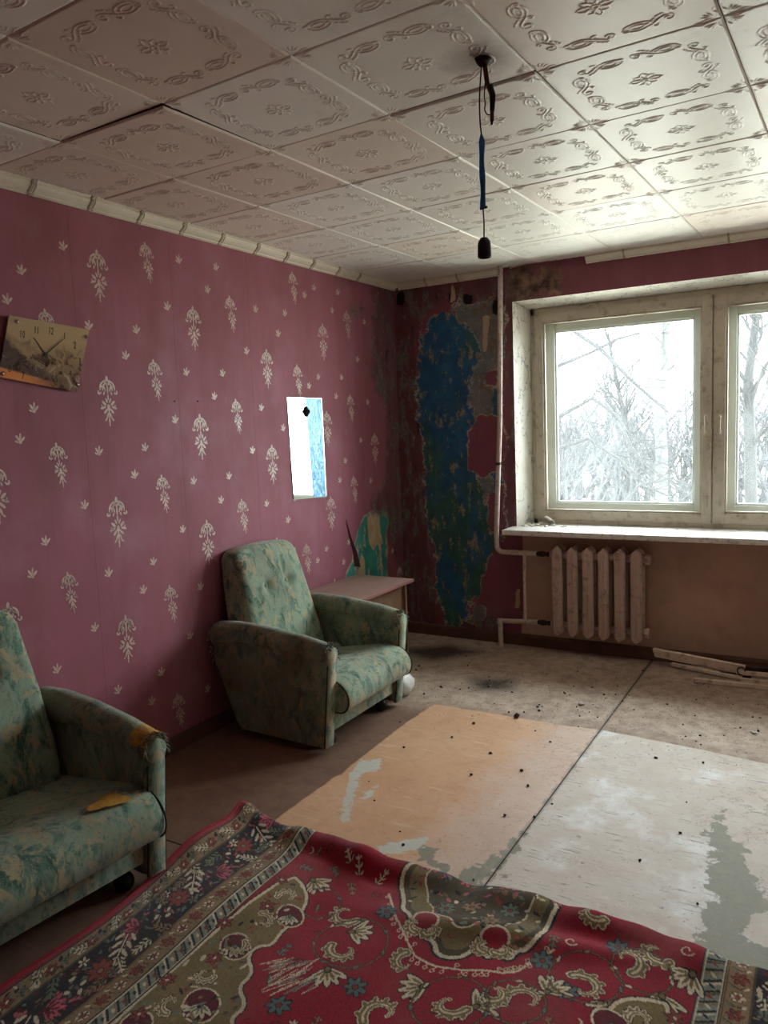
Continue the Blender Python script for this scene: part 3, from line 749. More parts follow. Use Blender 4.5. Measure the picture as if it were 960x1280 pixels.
def arm_section(x, n=18):
    """closed mushroom loop (y,z) of the arm at depth x (0 rear .. .74 front)"""
    zt = float(np.interp(x, [0, .04, .17, .37, .60, .74], [.560, .582, .592, .585, .560, .535]))
    zb = float(np.interp(x, [0, .02, .11, .18, .74], [.47, .40, .21, .050, .040]))
    R = float(np.interp(x, [0, .15, .74], [.070, .062, .047])); w = .078
    k = 1.0
    if x < .06: k = math.sqrt(max(.02, 1-((.06-x)/.06)**2))
    if x > .70: k = 1-.10*((x-.70)/.04)**2
    zc = zt-R; R_ = R*k
    L = []
    zj = max(zb+.004, zc-R_*.55)
    zb = min(zb, zj-.002)
    for t in np.linspace(0, 1, 6): L.append((w/2*k, zb+(zj-zb)*t))
    for t in np.linspace(-28, 208, n): L.append((R_*math.cos(math.radians(t)), zc+R_*math.sin(math.radians(t))))
    for t in np.linspace(0, 1, 6): L.append((-w/2*k, zj+(zb-zj)*t))
    return L
def shear(x, z): return x*.905+(x/.74)*(z-.05)*.10
def make_armchair(name, worn):
    root = empty(name)
    rr = random.Random(5 if worn else 8)
    for sg in (-1, 1):
        yc = sg*.335
        xs_ = list(np.linspace(0, .06, 7))+list(np.linspace(.09, .70, 18))+[.715, .73, .74]
        loops = [[(shear(x, z), yc+y+sg*.010*max(0, (z-.45)/.14), z) for y, z in arm_section(x)] for x in xs_]
        mb = MB(); mb.loft(loops); arm = mb.build('armrest', M['shaded_grimy'], root, auto=50)
        # facing of the front post
        L = arm_section(.74); cyl = sum(q[0] for q in L)/len(L)
        L0 = [(shear(.738, z), yc+y*.94, .03+(z-.04)*1.0 if z > .05 else .030) for y, z in L]
        L1 = [(a+.016, b, c) for a, b, c in L0]; L2 = [(a+.022, yc+(b-yc)*.80, c-.006 if c > .3 else c+.006) for a, b, c in L0]
        mb = MB(); mb.loft([L0, L1, L2]); post = mb.build('front_post', M['fabric'], root, auto=50)
        for e in (-1, 1):
            mb = MB(); mb.tube([(shear(.738, z)+.014, yc+e*.036, z) for z in np.linspace(.04, .44, 8)], .003, 6); mb.build('piping', M['piping'], post)
        # frayed cloth at the tip of the arm
        mb = MB()
        for k in range(120):
            t = rr.uniform(-30, 210); zc = .535-.047
            y0, z0 = .044*math.cos(math.radians(t)), zc+.046*math.sin(math.radians(t))
            x0 = shear(.735, z0)+rr.uniform(-.03, .02)
            d = Vector((rr.uniform(.2, 1), math.cos(math.radians(t))*rr.uniform(.0, .7), math.sin(math.radians(t))*.5-rr.uniform(.1, .6)))*rr.uniform(.012, .036)
            p0 = Vector((x0, yc+y0, z0)); mb.tube([p0, p0+d*.5+Vector((0, 0, .003)), p0+d], [.0032, .0026, .0008], 4)
        tag(mb.build('frayed_edge', M['fray'], root, fix=False), kind='stuff')
    # frame between the arms
    mb = MB(); mb.box((.10, -.30, .080), (.640, .30, .24), .012); mb.build('seat_base', M['fabric'], root, auto=40)
    mb = MB(); mb.box((.630, -.297, .085), (.672, .297, .215), .010); mb.build('front_panel', M['fabric'], root, auto=40)
    # seat with a waterfall front
    prof = [(.13, .18), (.13, .27), (.16, .285), (.30, .305), (.46, .330), (.58, .350), (.65, .358), (.71, .350), (.758, .325), (.785, .285), (.787, .245), (.772, .212), (.745, .195), (.700, .197), (.678, .21), (.676, .225)]
    from itertools import chain
    # smooth profile by chaikin
    for _ in range(2):
        prof = list(chain.from_iterable([((.75*a[0]+.25*b[0], .75*a[1]+.25*b[1]), (.25*a[0]+.75*b[0], .25*a[1]+.75*b[1])) for a, b in zip(prof, prof[1:]+prof[:1])]))
    cxp = sum(p[0] for p in prof)/len(prof); czp = sum(p[1] for p in prof)/len(prof)
    loops = []
    for y, k in [(-.310, .93), (-.306, .975), (-.296, 1)]+[(y, 1) for y in np.linspace(-.26, .26, 14)]+[(.296, 1), (.306, .975), (.310, .93)]:
        cr = 1-(y/.31)**2
        loops.append([(cxp+(a-cxp)*k, y, czp+(b-czp)*k+(.012*cr if b > .27 else 0)+(.004*math.sin(9*y+7*a) if b > .29 else 0)) for a, b in prof])
    mb = MB(); mb.loft(loops); seat = mb.build('seat', M['fabric'], root, auto=55)
    for e in (-1, 1):
        q = [(a, e*.3075, b) for a, b in prof]; mb = MB(); mb.tube(q+q[:1], .0035, 6, False); mb.build('seam', M['piping'], seat)
    # backrest: padded slab, rolled top
    nh = 48; loops = []
    for i in range(nh):
        t = i/(nh-1); z = .25+.675*t; t = max(0, (z-.36)/.565)
        xf = float(np.interp(t, [0, .3, .7, .9, 1], [.260, .205, .145, .115, .080]))    # front surface
        xr = float(np.interp(t, [0, .3, .7, .92, 1], [.07, .03, -.012, -.026, -.012]))
        hw = float(np.interp(t, [0, .12, .45, .8, .94, 1], [.272, .276, .268, .246, .240, .226]))
        if i == nh-1: hw *= .93
        xc, hx = (xf+xr)/2, max(.012, (xf-xr)/2)
        L = []
        rc = min(.028, hx*.9); ring = []
        for Y in np.linspace(-hw+rc, hw-rc, 33): ring.append((hx, Y, 1))
        for k in range(1, 5): A = PI/2*k/5; ring.append((hx-rc+rc*math.cos(A), hw-rc+rc*math.sin(A), 0))
        for k in range(4): ring.append((hx-rc-(2*hx-2*rc)*k/3, hw, 0))
        for k in range(1, 5): A = PI/2+PI/2*k/5; ring.append((-hx+rc+rc*math.cos(A), hw-rc+rc*math.sin(A), 0))
        for Y in np.linspace(hw-rc, -hw+rc, 7): ring.append((-hx, Y, 0))
        for k in range(1, 5): A = PI+PI/2*k/5; ring.append((-hx+rc+rc*math.cos(A), -hw+rc+rc*math.sin(A), 0))
        for k in range(4): ring.append((-hx+rc+(2*hx-2*rc)*k/3, -hw, 0))
        for k in range(1, 5): A = 1.5*PI+PI/2*k/5; ring.append((hx-rc+rc*math.cos(A), -hw+rc+rc*math.sin(A), 0))
        for X, Y, c in ring:
            X += xc
            if c > 0:
                X += .020*(1-(Y/hw)**2)*math.sin(PI*min(1, t*1.02))
                for by in (-.085, .085):
                    X -= .030*math.exp(-((Y-by)**2+(z-.715)**2)/(2*.022**2))
            L.append((X, Y, z-(.012*(Y/hw)**2 if t > .9 else 0)))
        loops.append(L)
    mb = MB(); mb.loft(loops); back = mb.build('backrest', M['fabric'], root, auto=60)
    for by in (-.085, .085):
        mb = MB(); tz = (.715-.36)/.565; xb = float(np.interp(tz, [0, .3, .7, .9, 1], [.260, .205, .145, .115, .080]))+.020*(1-(by/.26)**2)*math.sin(PI*tz)-.028; Mx = Matrix.Translation((xb, by, .715)) @ Matrix.Rotation(PI/2, 4, 'Y')
        mb.lathe([(0, -.004), (.011, -.003), (.0125, .001), (.010, .005), (.004, .008), (0, .0085)], 14, Mx); mb.build('button', M['fabric'], back, smooth=True)
    # castors
    for x_ in (.20, .625):
        for y_ in (-.245, .245):
            c = MB(); c.tube([(x_, y_, .082), (x_, y_, .04)], .012, 10)
            wm = Matrix.Translation((x_, y_-.004, .034)) @ Matrix.Rotation(PI/2, 4, 'X') @ Matrix.Rotation(.4, 4, 'Y')
            c.lathe([(0, -.026), (.020, -.025), (.030, -.018), (.034, -.007), (.034, .007), (.030, .018), (.020, .025), (0, .026)], 18, wm)
            c.build('castor', M['rubber'], root, smooth=True)
    if worn:   # exposed foam
        mb = MB(); n = 18; rim = []
        cx_, cy_ = .690, .165
        for k in range(n):
            a = 2*PI*k/n; r = 1+.25*math.sin(3*a)+rr.uniform(-.15, .15)
            x = cx_+.036*r*math.cos(a); y = cy_+.062*r*math.sin(a)+.3*(x-cx_)
            z = float(np.interp(x, [.58, .655, .715, .76], [.356, .364, .358, .330]))+.009
            rim.append((x, y, z))
        mb.add([(cx_, cy_, .372)]+rim, [(0, 1+k, 1+(k+1) % n) for k in range(n)])
        mb.build('torn_foam', M['foam'], root, smooth=True)
        mb = MB(); yc = .335; g = []
        for i in range(9):
            x = .665+.011*i; row = []
            for j in range(10):
                t = 55+19*j+rr.uniform(-4, 4); R0 = float(np.interp(x, [.15, .74], [.062, .047])); R = R0+.0015+rr.uniform(-.001, .002); zc = float(np.interp(x, [.60, .74], [.560, .535]))-R0
                wob = rr.uniform(-.008, .008)*(i in (0, 8))
                row.append((shear(x+wob, zc)+.0, yc+R*math.cos(math.radians(t))+.006, zc+R*math.sin(math.radians(t))))
            g.append(row)
        mb.loft(g, False, False, False); mb.build('torn_foam', M['foam'], root, smooth=True)
    return root
ch1 = make_armchair('armchair', False); ch1.location = (.030, -1.71, 0)
ch1.rotation_euler = (0, 0, 0)
tag(ch1, 'green camouflage-patterned armchair with tufted back, facing the room beside the small table', 'armchair', 'matching green armchairs')
ch2 = make_armchair('armchair', True); ch2.location = (.060, -3.44, 0); ch2.rotation_euler = (0, 0, math.radians(-5))
tag(ch2, 'green armchair with torn foam on seat and arm, half out of view at left', 'armchair', 'matching green armchairs')

# ------------------------------------------------------------------ small table
def woodlike(name, c, s=(3, 40, 40)):
    q = NM(name); o = q.obj(); n = q.noise(q.mapping(o, s), 1.5, 5, .6, .6); n2 = q.noise(o, 7, 6, .65)
    c = lin(c); col = q.mix(q.step(n, .3, .7), tuple(v*.8 for v in c), tuple(v*1.15 for v in c))
    col = q.mix(q.math('MULTIPLY', q.step(n2, .45, .75), .35), col, lin((150, 132, 118)))
    return q.done(col, .5, spec=.4)
M['tabletop'] = woodlike('dusty_table_veneer', (150, 122, 112), (40, 4, 40)); M['table_side'] = woodlike('brown_chipboard', (112, 80, 58), (40, 4, 40))
M['table_edge'] = plain('reddish_edge_strip', (128, 80, 74), .5)
tb = tag(empty('small_table', (.235, -1.01, 0)), 'low brown veneered table in the corner behind the armchair', 'table')
MB().box((-.215, -.325, .540), (.215, .325, .560), .002).build('tabletop', M['tabletop'], tb)
MB().box((.2145, -.3255, .5405), (.219, .3255, .5595), .001).build('edge_strip', M['table_edge'], tb)
for y in (-.29, .27): MB().box((-.19, y, 0), (.185, y+.018, .540), .001).build('side_panel', M['table_side'], tb)
MB().box((.150, -.272, .04), (.166, .270, .540), .001).build('front_panel', M['table_side'], tb)

# ------------------------------------------------------------------ wall clock
def clock_face():
    q = NM('clock_picture_print'); o = q.obj(); n = q.noise(o, 9, 4, .55, .8); n2 = q.noise(q.mapping(o, (1, 1, 1), (3, 2, 1)), 22, 4, .6, 1.2)
    s = q.sep(o)
    col = q.mix(q.step(q.math('ADD', s[2], q.math('MULTIPLY', n, .08)), -.06, .10), lin((126, 104, 84)), lin((184, 158, 122)))
    col = q.mix(q.step(q.math('ADD', q.math('ADD', s[1], s[2]), q.math('MULTIPLY', q.math('SUBTRACT', n, .5), .4)), -.03, -.12), col, lin((96, 84, 78)))
    col = q.mix(q.math('MULTIPLY', q.step(n2, .52, .62), q.step(s[2], .05, -.04)), col, lin((70, 50, 42)))
    col = q.mix(q.math('MULTIPLY', q.step(n2, .40, .34), q.step(s[2], .04, -.03)), col, lin((168, 150, 132)))
    lo = q.math('ADD', s[2], q.math('MULTIPLY', s[1], .22))
    col = q.mix(q.math('MULTIPLY', q.step(lo, -.098, -.106), q.step(s[1], .06, -.08)), col, lin((214, 138, 88)))
    return q.done(col, .08, spec=.6)
cc = px(56, 443, x=.02)
clk = tag(empty('wall_clock', (0, cc.y, cc.z)), 'square-cut glass wall clock with sepia picture face hung crooked', 'clock')
corners = [px(12, 394, x=.022), px(112, 412, x=.022), px(97, 490, x=.022), px(-2, 471, x=.022)]
cl = [(p.y-cc.y, p.z-cc.z) for p in corners]
MB().prism(cl, .017, .021, 'x').build('face_plate', clock_face(), clk)
MB().box((.002, -.028, -.03), (.017, .028, .028), .002).build('movement_box', M['black'], clk)
tilt = math.radians(-7)
def onface(u, v): return (u*math.cos(tilt)-v*math.sin(tilt), u*math.sin(tilt)+v*math.cos(tilt))
M['numeral'] = plain('dark_numeral_ink', (24, 20, 18), .5)
def text_mesh(name, body, size, mat, parent):
    cu = bpy.data.curves.new(name, 'FONT'); cu.body = body; cu.size = size; cu.align_x = 'CENTER'; cu.align_y = 'CENTER'; cu.extrude = .0004; cu.resolution_u = 2
    t = bpy.data.objects.new(name, cu); COL.objects.link(t)
    dg = bpy.context.evaluated_depsgraph_get(); me = bpy.data.meshes.new_from_object(t.evaluated_get(dg))
    bpy.data.objects.remove(t); me.materials.clear(); me.materials.append(mat)
    return link(bpy.data.objects.new(name, me), parent)
for body, X, Y in (('11', 46, 413), ('12', 64, 414), ('1', 81, 420), ('2', 94, 432), ('3', 100, 452), ('4', 88, 467), ('5', 71, 474), ('7', 29, 470), ('8', 12, 461), ('10', 28, 418)):
    p = px(X, Y, x=.0225); o = text_mesh('numeral', body, .040, M['numeral'], clk)
    o.matrix_local = Matrix.Translation((.0215, p.y-cc.y, p.z-cc.z)) @ Matrix.Rotation(tilt, 4, 'X') @ Matrix.Rotation(PI/2, 4, 'Z') @ Matrix.Rotation(PI/2, 4, 'X') @ Matrix.Scale(.62, 4, (1, 0, 0))
for X, Y, w in ((79, 424, .004), (42, 422, .005)):
    p = px(X, Y, x=.024); d = Vector((0, p.y-cc.y, p.z-cc.z)); nn = Vector((0, -d.z, d.y)).normalized()*w
    a = Vector((.024, 0, 0))-d*.18
    MB().loft([[tuple(a+nn*.6), tuple(a-nn*.6), tuple(Vector((.024, 0, 0))+d-nn*.3), tuple(Vector((.024, 0, 0))+d+nn*.3)], [tuple(a+nn*.6+Vector((.001, 0, 0))), tuple(a-nn*.6+Vector((.001, 0, 0))), tuple(Vector((.025, 0, 0))+d-nn*.3), tuple(Vector((.025, 0, 0))+d+nn*.3)]]).build('clock_hand', M['numeral'], clk)
MB().lathe([(0, 0), (.007, 0), (.007, .003), (0, .004)], 12, Matrix.Translation((.0235, 0, 0)) @ Matrix.Rotation(PI/2, 4, 'Y')).build('hub', M['numeral'], clk)
M['pin'] = plain('silver_standoff', (200, 192, 186), .2, .9)
for X, Y in ((21, 402), (108, 421), (3, 467), (97, 481)):
    p = px(X, Y, x=.024)
    MB().lathe([(0, 0), (.006, 0), (.006, .020), (.008, .021), (.008, .028), (.005, .031), (0, .032)], 12, Matrix.Translation((.001, p.y-cc.y, p.z-cc.z)) @ Matrix.Rotation(PI/2, 4, 'Y')).build('standoff_pin', M['pin'], clk, smooth=True)

# ------------------------------------------------------------------ wall mirror
mc = px(383, 560, x=0)
mir = tag(empty('wall_mirror', (.014, mc.y, mc.z)), 'narrow frameless mirror with a strip of blue film on the mauve wall', 'mirror')
MA = math.radians(-3.5)
mm = Matrix.Rotation(MA, 4, 'Z')
def mp(X, Y):
    p = px(X, Y, x=.012); return (p.y-mc.y, p.z-mc.z)
mq = [mp(360, 496.5), mp(400, 498), mp(406, 621), mp(368.5, 625)]
q = NM('mirror_silvering'); M['mirror'] = q.done(lin((236, 240, 240)), .03, 1.0)
q = NM('crumpled_blue_film'); o_ = q.obj(); nf = q.noise(q.mapping(o_, (1, 1, .6)), 24, 4, .6, 1.5)
q.bump(nf, .8, .006); M['film'] = q.done(q.mix(q.step(nf, .3, .7), lin((80, 138, 184)), lin((132, 178, 206))), .25, .35, .6)
def mslab(poly, x0, x1):
    b = MB(); b.prism(poly, x0, x1, 'x'); b.v = [tuple(mm @ Vector(v)) for v in b.v]; return b
mslab(mq, -.002, .002).build('glass_sheet', M['mirror'], mir)
mslab([mp(381, 497.4), mp(399.5, 498.4), mp(405.5, 620.5), mp(391, 622)], .0022, .0032).build('blue_film', M['film'], mir)
hk = mp(382, 514.5)
b = MB(); b.lathe([(0, 0), (.022, 0), (.024, .002), (.014, .008), (.009, .016), (.009, .022), (0, .024)], 18, mm @ Matrix.Translation((.003, hk[0], hk[1])) @ Matrix.Scale(1.35, 4, (0, 0, 1)) @ Matrix.Rotation(PI/2, 4, 'Y'))
b.build('suction_cup', M['black'], mir, smooth=True)

# ------------------------------------------------------------------ radiator and pipes
rad = tag(empty('radiator', (1.165, -.105, .14)), 'old cast-iron radiator with six pointed columns under the window', 'radiator')
for k in range(6):
    x = .034+.0985*k+.012; zt = .575
    out = [(-.034, .035), (-.030, .015), (0, -.008), (.030, .015), (.034, .035), (.034, zt-.04), (.030, zt-.02), (0, zt+.005), (-.030, zt-.02), (-.034, zt-.04)]
    mb = MB()
    L = lambda s, y: [(x+a*s, y, (b-.285)*(1-.02*(1-s))+.285) for a, b in out]
    mb.loft([L(.72, -.062), L(.96, -.055), L(1, -.046), L(1, -.036), L(.45, -.028), L(.40, .028), L(1, .036), L(1, .046), L(.72, .060)])
    # vertical rib on the face
    mb.box((x-.006, -.068, .03), (x+.006, -.058, zt-.035), .003)
    mb.build('radiator_column', M['radiator'], rad, auto=35)
for z in (.055, .515):
    mb = MB(); mb.tube([(-.012, 0, z), (.60, 0, z)], .024, 14); o = mb.build('manifold', M['radiator'], rad, auto=35)
    mb = MB(); mb.tube([(.585, 0, z), (.612, 0, z)], .032, 8); mb.build('end_plug', M['radiator'], o, auto=35)
for x_ in (.10, .50):
    for z in (.015, .545):
        mb = MB(); mb.tube([(x_, .0, z-.0), (x_, .104, z)], .007, 8); mb.build('wall_bracket', M['rust'], rad)
PY = -.105
pp = tag(empty('heating_pipe', (.80, PY, 0)), 'pale painted heating riser with elbowed branches at the corner', 'pipe')
def pl_(pts): return [(x-.80, y-PY, z) for x, y, z in pts]
mb = MB(); mb.tube(pl_(fillet([(.838, -.07, RH-.004), (.815, -.085, 1.5), (.783, PY, .80), (.782, PY, .655), (1.06, PY, .655)], .05, 6)), .0165, 14); mb.build('riser', M['pipe'], pp, auto=60)
mb = MB(); mb.tube(pl_(fillet([(1.06, PY, .196), (.795, PY, .180), (.795, PY, 0)], .03, 6)), .0165, 14); mb.tube(pl_([(.795, PY, .165), (.795, PY, .195)]), .022, 12); mb.build('return_branch', M['pipe'], pp, auto=60)
mb = MB(); mb.tube(pl_([(.975, PY, .655), (.972, PY, .19)]), .0105, 12); mb.build('bypass', M['pipe'], pp, auto=60)
for z in (.655, .196):
    mb = MB()
    for k in range(9): mb.tube(pl_([(1.056+.011*k, PY, z), (1.065+.011*k, PY, z)]), .0155 if k % 2 else .0125, 10)
    mb.tube(pl_([(1.085, PY, z), (1.108, PY, z)]), .021, 6)
    mb.build('threaded_coupling', M['rust'], pp)
mb = MB(); mb.tube(pl_([(.8025, -.094, 1.238), (.802, -.0945, 1.256)]), .0195, 14); mb.tube(pl_([(.80, -.09, 1.247), (.80, -.003, 1.247)]), .005, 6); mb.build('pipe_clamp', M['wire'], pp)

# ------------------------------------------------------------------ dangling lamp holder
hx, hy = 1.876, -2.779
lamp = tag(empty('lamp_holder', (hx, hy, RH)), 'bare black lamp socket hanging on taped wire from the ceiling', 'lamp')
lx = lambda pts: [(a-hx, b-hy, c-RH) for a, b, c in pts]
mb = MB(); mb.lathe([(0, -.002), (.024, -.002), (.020, -.012), (.012, -.022), (0, -.026)], 12); mb.build('ceiling_hook', M['wire'], lamp, smooth=True)
mb = MB(); mb.tube(lx(fillet([(1.872, hy, RH-.01), (1.862, hy, 2.43), (1.862, hy, 2.36), (1.866, hy, 2.32)], .03)), .0022, 6); mb.build('wire', M['wire'], lamp, smooth=True); mb = MB(); mb.tube(lx([(1.865, hy, 2.125), (1.867, hy, 2.09), (1.866, hy, 2.04)]), .0022, 6)
mb.build('wire', M['wire'], lamp, smooth=True)
mb = MB(); t = []
for i in range(12):
    z = 2.326-.2*i/11; w = .008+.001*math.sin(i*1.3) if i > 0 else .003
    t.append([(1.8655-hx+.0010*math.sin(i)+dx*w, .004*dy*(.8+.2*math.sin(i*2)), z-RH) for dx, dy in ((-1, -.3), (-.6, -1), (.6, -1), (1, -.2), (.8, .8), (-.5, 1))])
mb.loft(t); mb.build('blue_tape', M['blue_tape'], lamp, auto=50)
mb = MB(); mb.tube(lx([(1.856, hy, 2.126), (1.878, hy, 2.128)]), .0035, 6); mb.build('tape_knot', M['black'], lamp)
mb = MB(); mb.lathe([(0, .056), (.010, .055), (.017, .046), (.019, .036), (.0195, .004), (.018, 0), (.015, 0), (.0145, .03), (0, .031)], 18, Matrix.Translation((1.866-hx, 0, 1.990-RH))); mb.build('socket', M['black'], lamp, auto=45)
mb = MB(); mb.tube(lx(fillet([(1.880, hy, RH-.012), (1.888, hy-.005, 2.455), (1.900, hy, 2.42), (1.898, hy, 2.355)], .02)), [.007]*3+[.006]*(len(fillet([(1.880, hy, RH-.012), (1.888, hy-.005, 2.455), (1.900, hy, 2.42), (1.898, hy, 2.355)], .02))-3), 8); mb.build('cut_cable', M['brown_wire'], lamp, smooth=True)
mb = MB(); mb.tube(lx([(1.897, hy-.002, 2.45), (1.902, hy, 2.42), (1.899, hy, 2.38)]), [.006, .009, .007], 8); mb.tube(lx([(1.899, hy, 2.385), (1.897, hy, 2.345)]), [.006, .003], 6); mb.build('tape_wrap', M['black'], lamp, smooth=True)
mb = MB(); mb.tube(lx(fillet([(1.884, hy-.005, 2.47), (1.878, hy-.004, 2.42), (1.884, hy-.01, 2.40), (1.880, hy-.01, 2.385), (1.888, hy-.008, 2.37), (1.897, hy, 2.372)], .012)), .0018, 6); mb.build('loose_wire', M['wire'], lamp, smooth=True)

# cable running from the riser under the ceiling to the right
mb = MB(); mb.tube([px(*q, y=-.02) for q in ((637, 335), (660, 329), (690, 323), (715, 320), (733, 318))], .004, 6)
tag(mb.build('cable', M['pipe']), 'thin cable sagging under the ceiling beside the riser', 'cable')
mb = MB(); mb.tube([px(*q, y=-.008) for q in ((590, 360), (603, 364), (616, 370), (624, 377))], .0035, 6)
tag(mb.build('cable', M['brown_wire']), 'short loose wire stuck to the peeling corner wall', 'cable')

# ------------------------------------------------------------------ rug
UW = 2.12; RES = .003
NU = int(UW/RES); VIS = 1.22; NV = int(VIS/RES)
canvas = np.zeros((NU, NV, 3))
ugr = (np.arange(NU)+.5)*RES; vgr = (np.arange(NV)+.5)*RES
rg = random.Random(21)
C = {k: np.array(lin(v)) for k, v in dict(red=(142, 20, 42), dred=(96, 18, 34), dark=(38, 30, 34), cream=(204, 190, 162), olive=(122, 104, 66), dolive=(78, 68, 48), grey=(128, 134, 120), navy=(44, 48, 66), pink=(184, 84, 98), tan=(140, 112, 82), rust=(138, 58, 48), sage=(104, 116, 98), teal=(86, 104, 104)).items()}
def win_(u0, u1, v0, v1):
    return slice(max(0, int(u0/RES)), max(0, min(NU, int(u1/RES)+2))), slice(max(0, int(v0/RES)), max(0, min(NV, int(v1/RES)+2)))
def put(a, b, mask, c):
    canvas[a, b][mask] = C[c] if isinstance(c, str) else c
def ellip(c, ra, rb, rot, col):
    r = max(ra, rb); a, b = win_(c[0]-r, c[0]+r, c[1]-r, c[1]+r)
    X = ugr[a][:, None]-c[0]; Y = vgr[b][None, :]-c[1]
    if X.size == 0 or Y.size == 0: return
    p = X*math.cos(rot)+Y*math.sin(rot); q = -X*math.sin(rot)+Y*math.cos(rot)
    put(a, b, (p/ra)**2+(q/rb)**2 < 1, col)
def stroke(pts, w, col, taper=False):
    pts = np.array(pts, float)
    for i in range(len(pts)-1):
        p, q = pts[i], pts[i+1]; ww = w*(1-.75*i/len(pts)) if taper else w
        a, b = win_(min(p[0], q[0])-ww, max(p[0], q[0])+ww, min(p[1], q[1])-ww, max(p[1], q[1])+ww)
        X = ugr[a][:, None]-p[0]; Y = vgr[b][None, :]-p[1]
        if X.size == 0 or Y.size == 0: continue
        e = q-p; t = np.clip((X*e[0]+Y*e[1])/(e@e+1e-12), 0, 1)
        put(a, b, np.hypot(X-e[0]*t, Y-e[1]*t) < ww, col)
def poly(pts, col, line=None, lw=.004):
    P = np.array(pts); a, b = win_(P[:, 0].min(), P[:, 0].max(), P[:, 1].min(), P[:, 1].max())
    X, Y = np.meshgrid(ugr[a], vgr[b], indexing='ij')
    if X.size: put(a, b, sdf_poly(X, Y, pts) < 0, col)
    if line: stroke(list(pts)+[pts[0]], lw, line)
def petal_ring(c, r, n, col, ctr, out='dark', ph=0):
    for k in range(n):
        a = ph+2*PI*k/n; p = (c[0]+r*.58*math.cos(a), c[1]+r*.58*math.sin(a)); ellip(p, r*.52, r*.31, a, out)
    for k in range(n):
        a = ph+2*PI*k/n; p = (c[0]+r*.58*math.cos(a), c[1]+r*.58*math.sin(a)); ellip(p, r*.42, r*.21, a, col)
    ellip(c, r*.28, r*.28, 0, out); ellip(c, r*.2, r*.2, 0, ctr)
def spray(c, ang, L, col, out='dark', n=4):
    d = np.array([math.cos(ang), math.sin(ang)]); nn = np.array([-d[1], d[0]]); c = np.array(c)
    for pas, (cc_, g) in enumerate(((out, .003), (col, 0))):
        stroke([c-d*L*.5, c+d*L*.5], .0025+g, cc_)
        for k in range(n):
            t = -.4+.8*k/(n-1)
            for s_ in (-1, 1):
                p = c+d*L*t+nn*s_*L*.20*(1.1-.5*(k/(n-1))); ellip(p, L*.17+g, L*.055+g*.7, ang+s_*.75, cc_)
        ellip(c+d*L*.5, L*.12+g, L*.06+g*.7, ang, cc_)
def spir(c, r0, r1, a0, a1, n=30):
    return [(c[0]+(r0+(r1-r0)*i/n)*math.cos(a0+(a1-a0)*i/n), c[1]+(r0+(r1-r0)*i/n)*math.sin(a0+(a1-a0)*i/n)) for i in range(n+1)]
def scroll(c, r, a0, turn, body='olive', w=.012):
    p = spir(c, r, r*.25, a0, a0+turn)
    for ww, cc_ in ((w+.0065, 'dark'), (w+.004, 'cream'), (w, body)):
        stroke(p, ww, cc_, True)
        for i in range(3, 20, 4):
            a = a0+turn*i/30; g = max(0, ww-w)*.7; e = (c[0]+(r*(1-.75*i/30)+w*1.1)*math.cos(a), c[1]+(r*(1-.75*i/30)+w*1.1)*math.sin(a)); ellip(e, w*.9*(1-.5*i/30)+g, w*.6*(1-.5*i/30)+g, a+.6, cc_)
    stroke(p, w*.3, 'cream' if body != 'cream' else 'olive', True); return p
def palm(c, ang, L, a_='cream', b_='olive'):
    for g, cc_ in ((.004, 'dark'), (0, a_)):
        for k in range(5):
            a = ang+(k-2)*.48; q = (c[0]+L*.35*math.cos(a), c[1]+L*.35*math.sin(a)); ellip(q, L*.36+g, L*.105+g, a, cc_)
    for k in range(5):
        a = ang+(k-2)*.48; q = (c[0]+L*.3*math.cos(a), c[1]+L*.3*math.sin(a)); ellip(q, L*.2, L*.045, a, b_)
    ellip(c, L*.16, L*.12, ang, 'dark'); ellip(c, L*.10, L*.08, ang, b_)
FE = .395    # width of one side border
canvas[:] = C['red']
# field mottling
UU, VV = np.meshgrid(ugr, vgr, indexing='ij')
def band(u0, u1, col):
    canvas[int(u0/RES):int(u1/RES)] = C[col]; canvas[NU-int(u1/RES):NU-int(u0/RES)] = C[col]
def both(fn):
    fn(lambda u: u); fn(lambda u: UW-u)
band(0, .028, 'red'); band(.028, .034, 'dark'); band(.034, .100, 'tan'); band(.096, .102, 'dark'); band(.102, .262, 'dark'); band(.262, .267, 'tan'); band(.267, .335, 'tan'); band(.333, .337, 'dark'); band(.337, .392, 'grey'); band(.390, .395, 'dark')
def outer(m):
    k = 0; v = .02
    while v < VIS+.05:
        if k % 3 == 0: petal_ring((m(.067), v), .022, 6, 'rust', 'cream')
        elif k % 3 == 1: spray((m(.062), v), rg.choice((.6, 2.2, -.7)), .055, 'cream', 'dolive')
        else: petal_ring((m(.07), v), .017, 5, 'sage', 'tan'); ellip((m(.05), v+.012), .012, .006, .6, 'dark')
        for _ in range(3): ellip((m(rg.uniform(.038, .094)), v+rg.uniform(-.02, .02)), .009, .004, rg.uniform(0, 3), rg.choice(('dark', 'dolive', 'cream', 'sage')))
        v += .046; k += 1
both(outer)
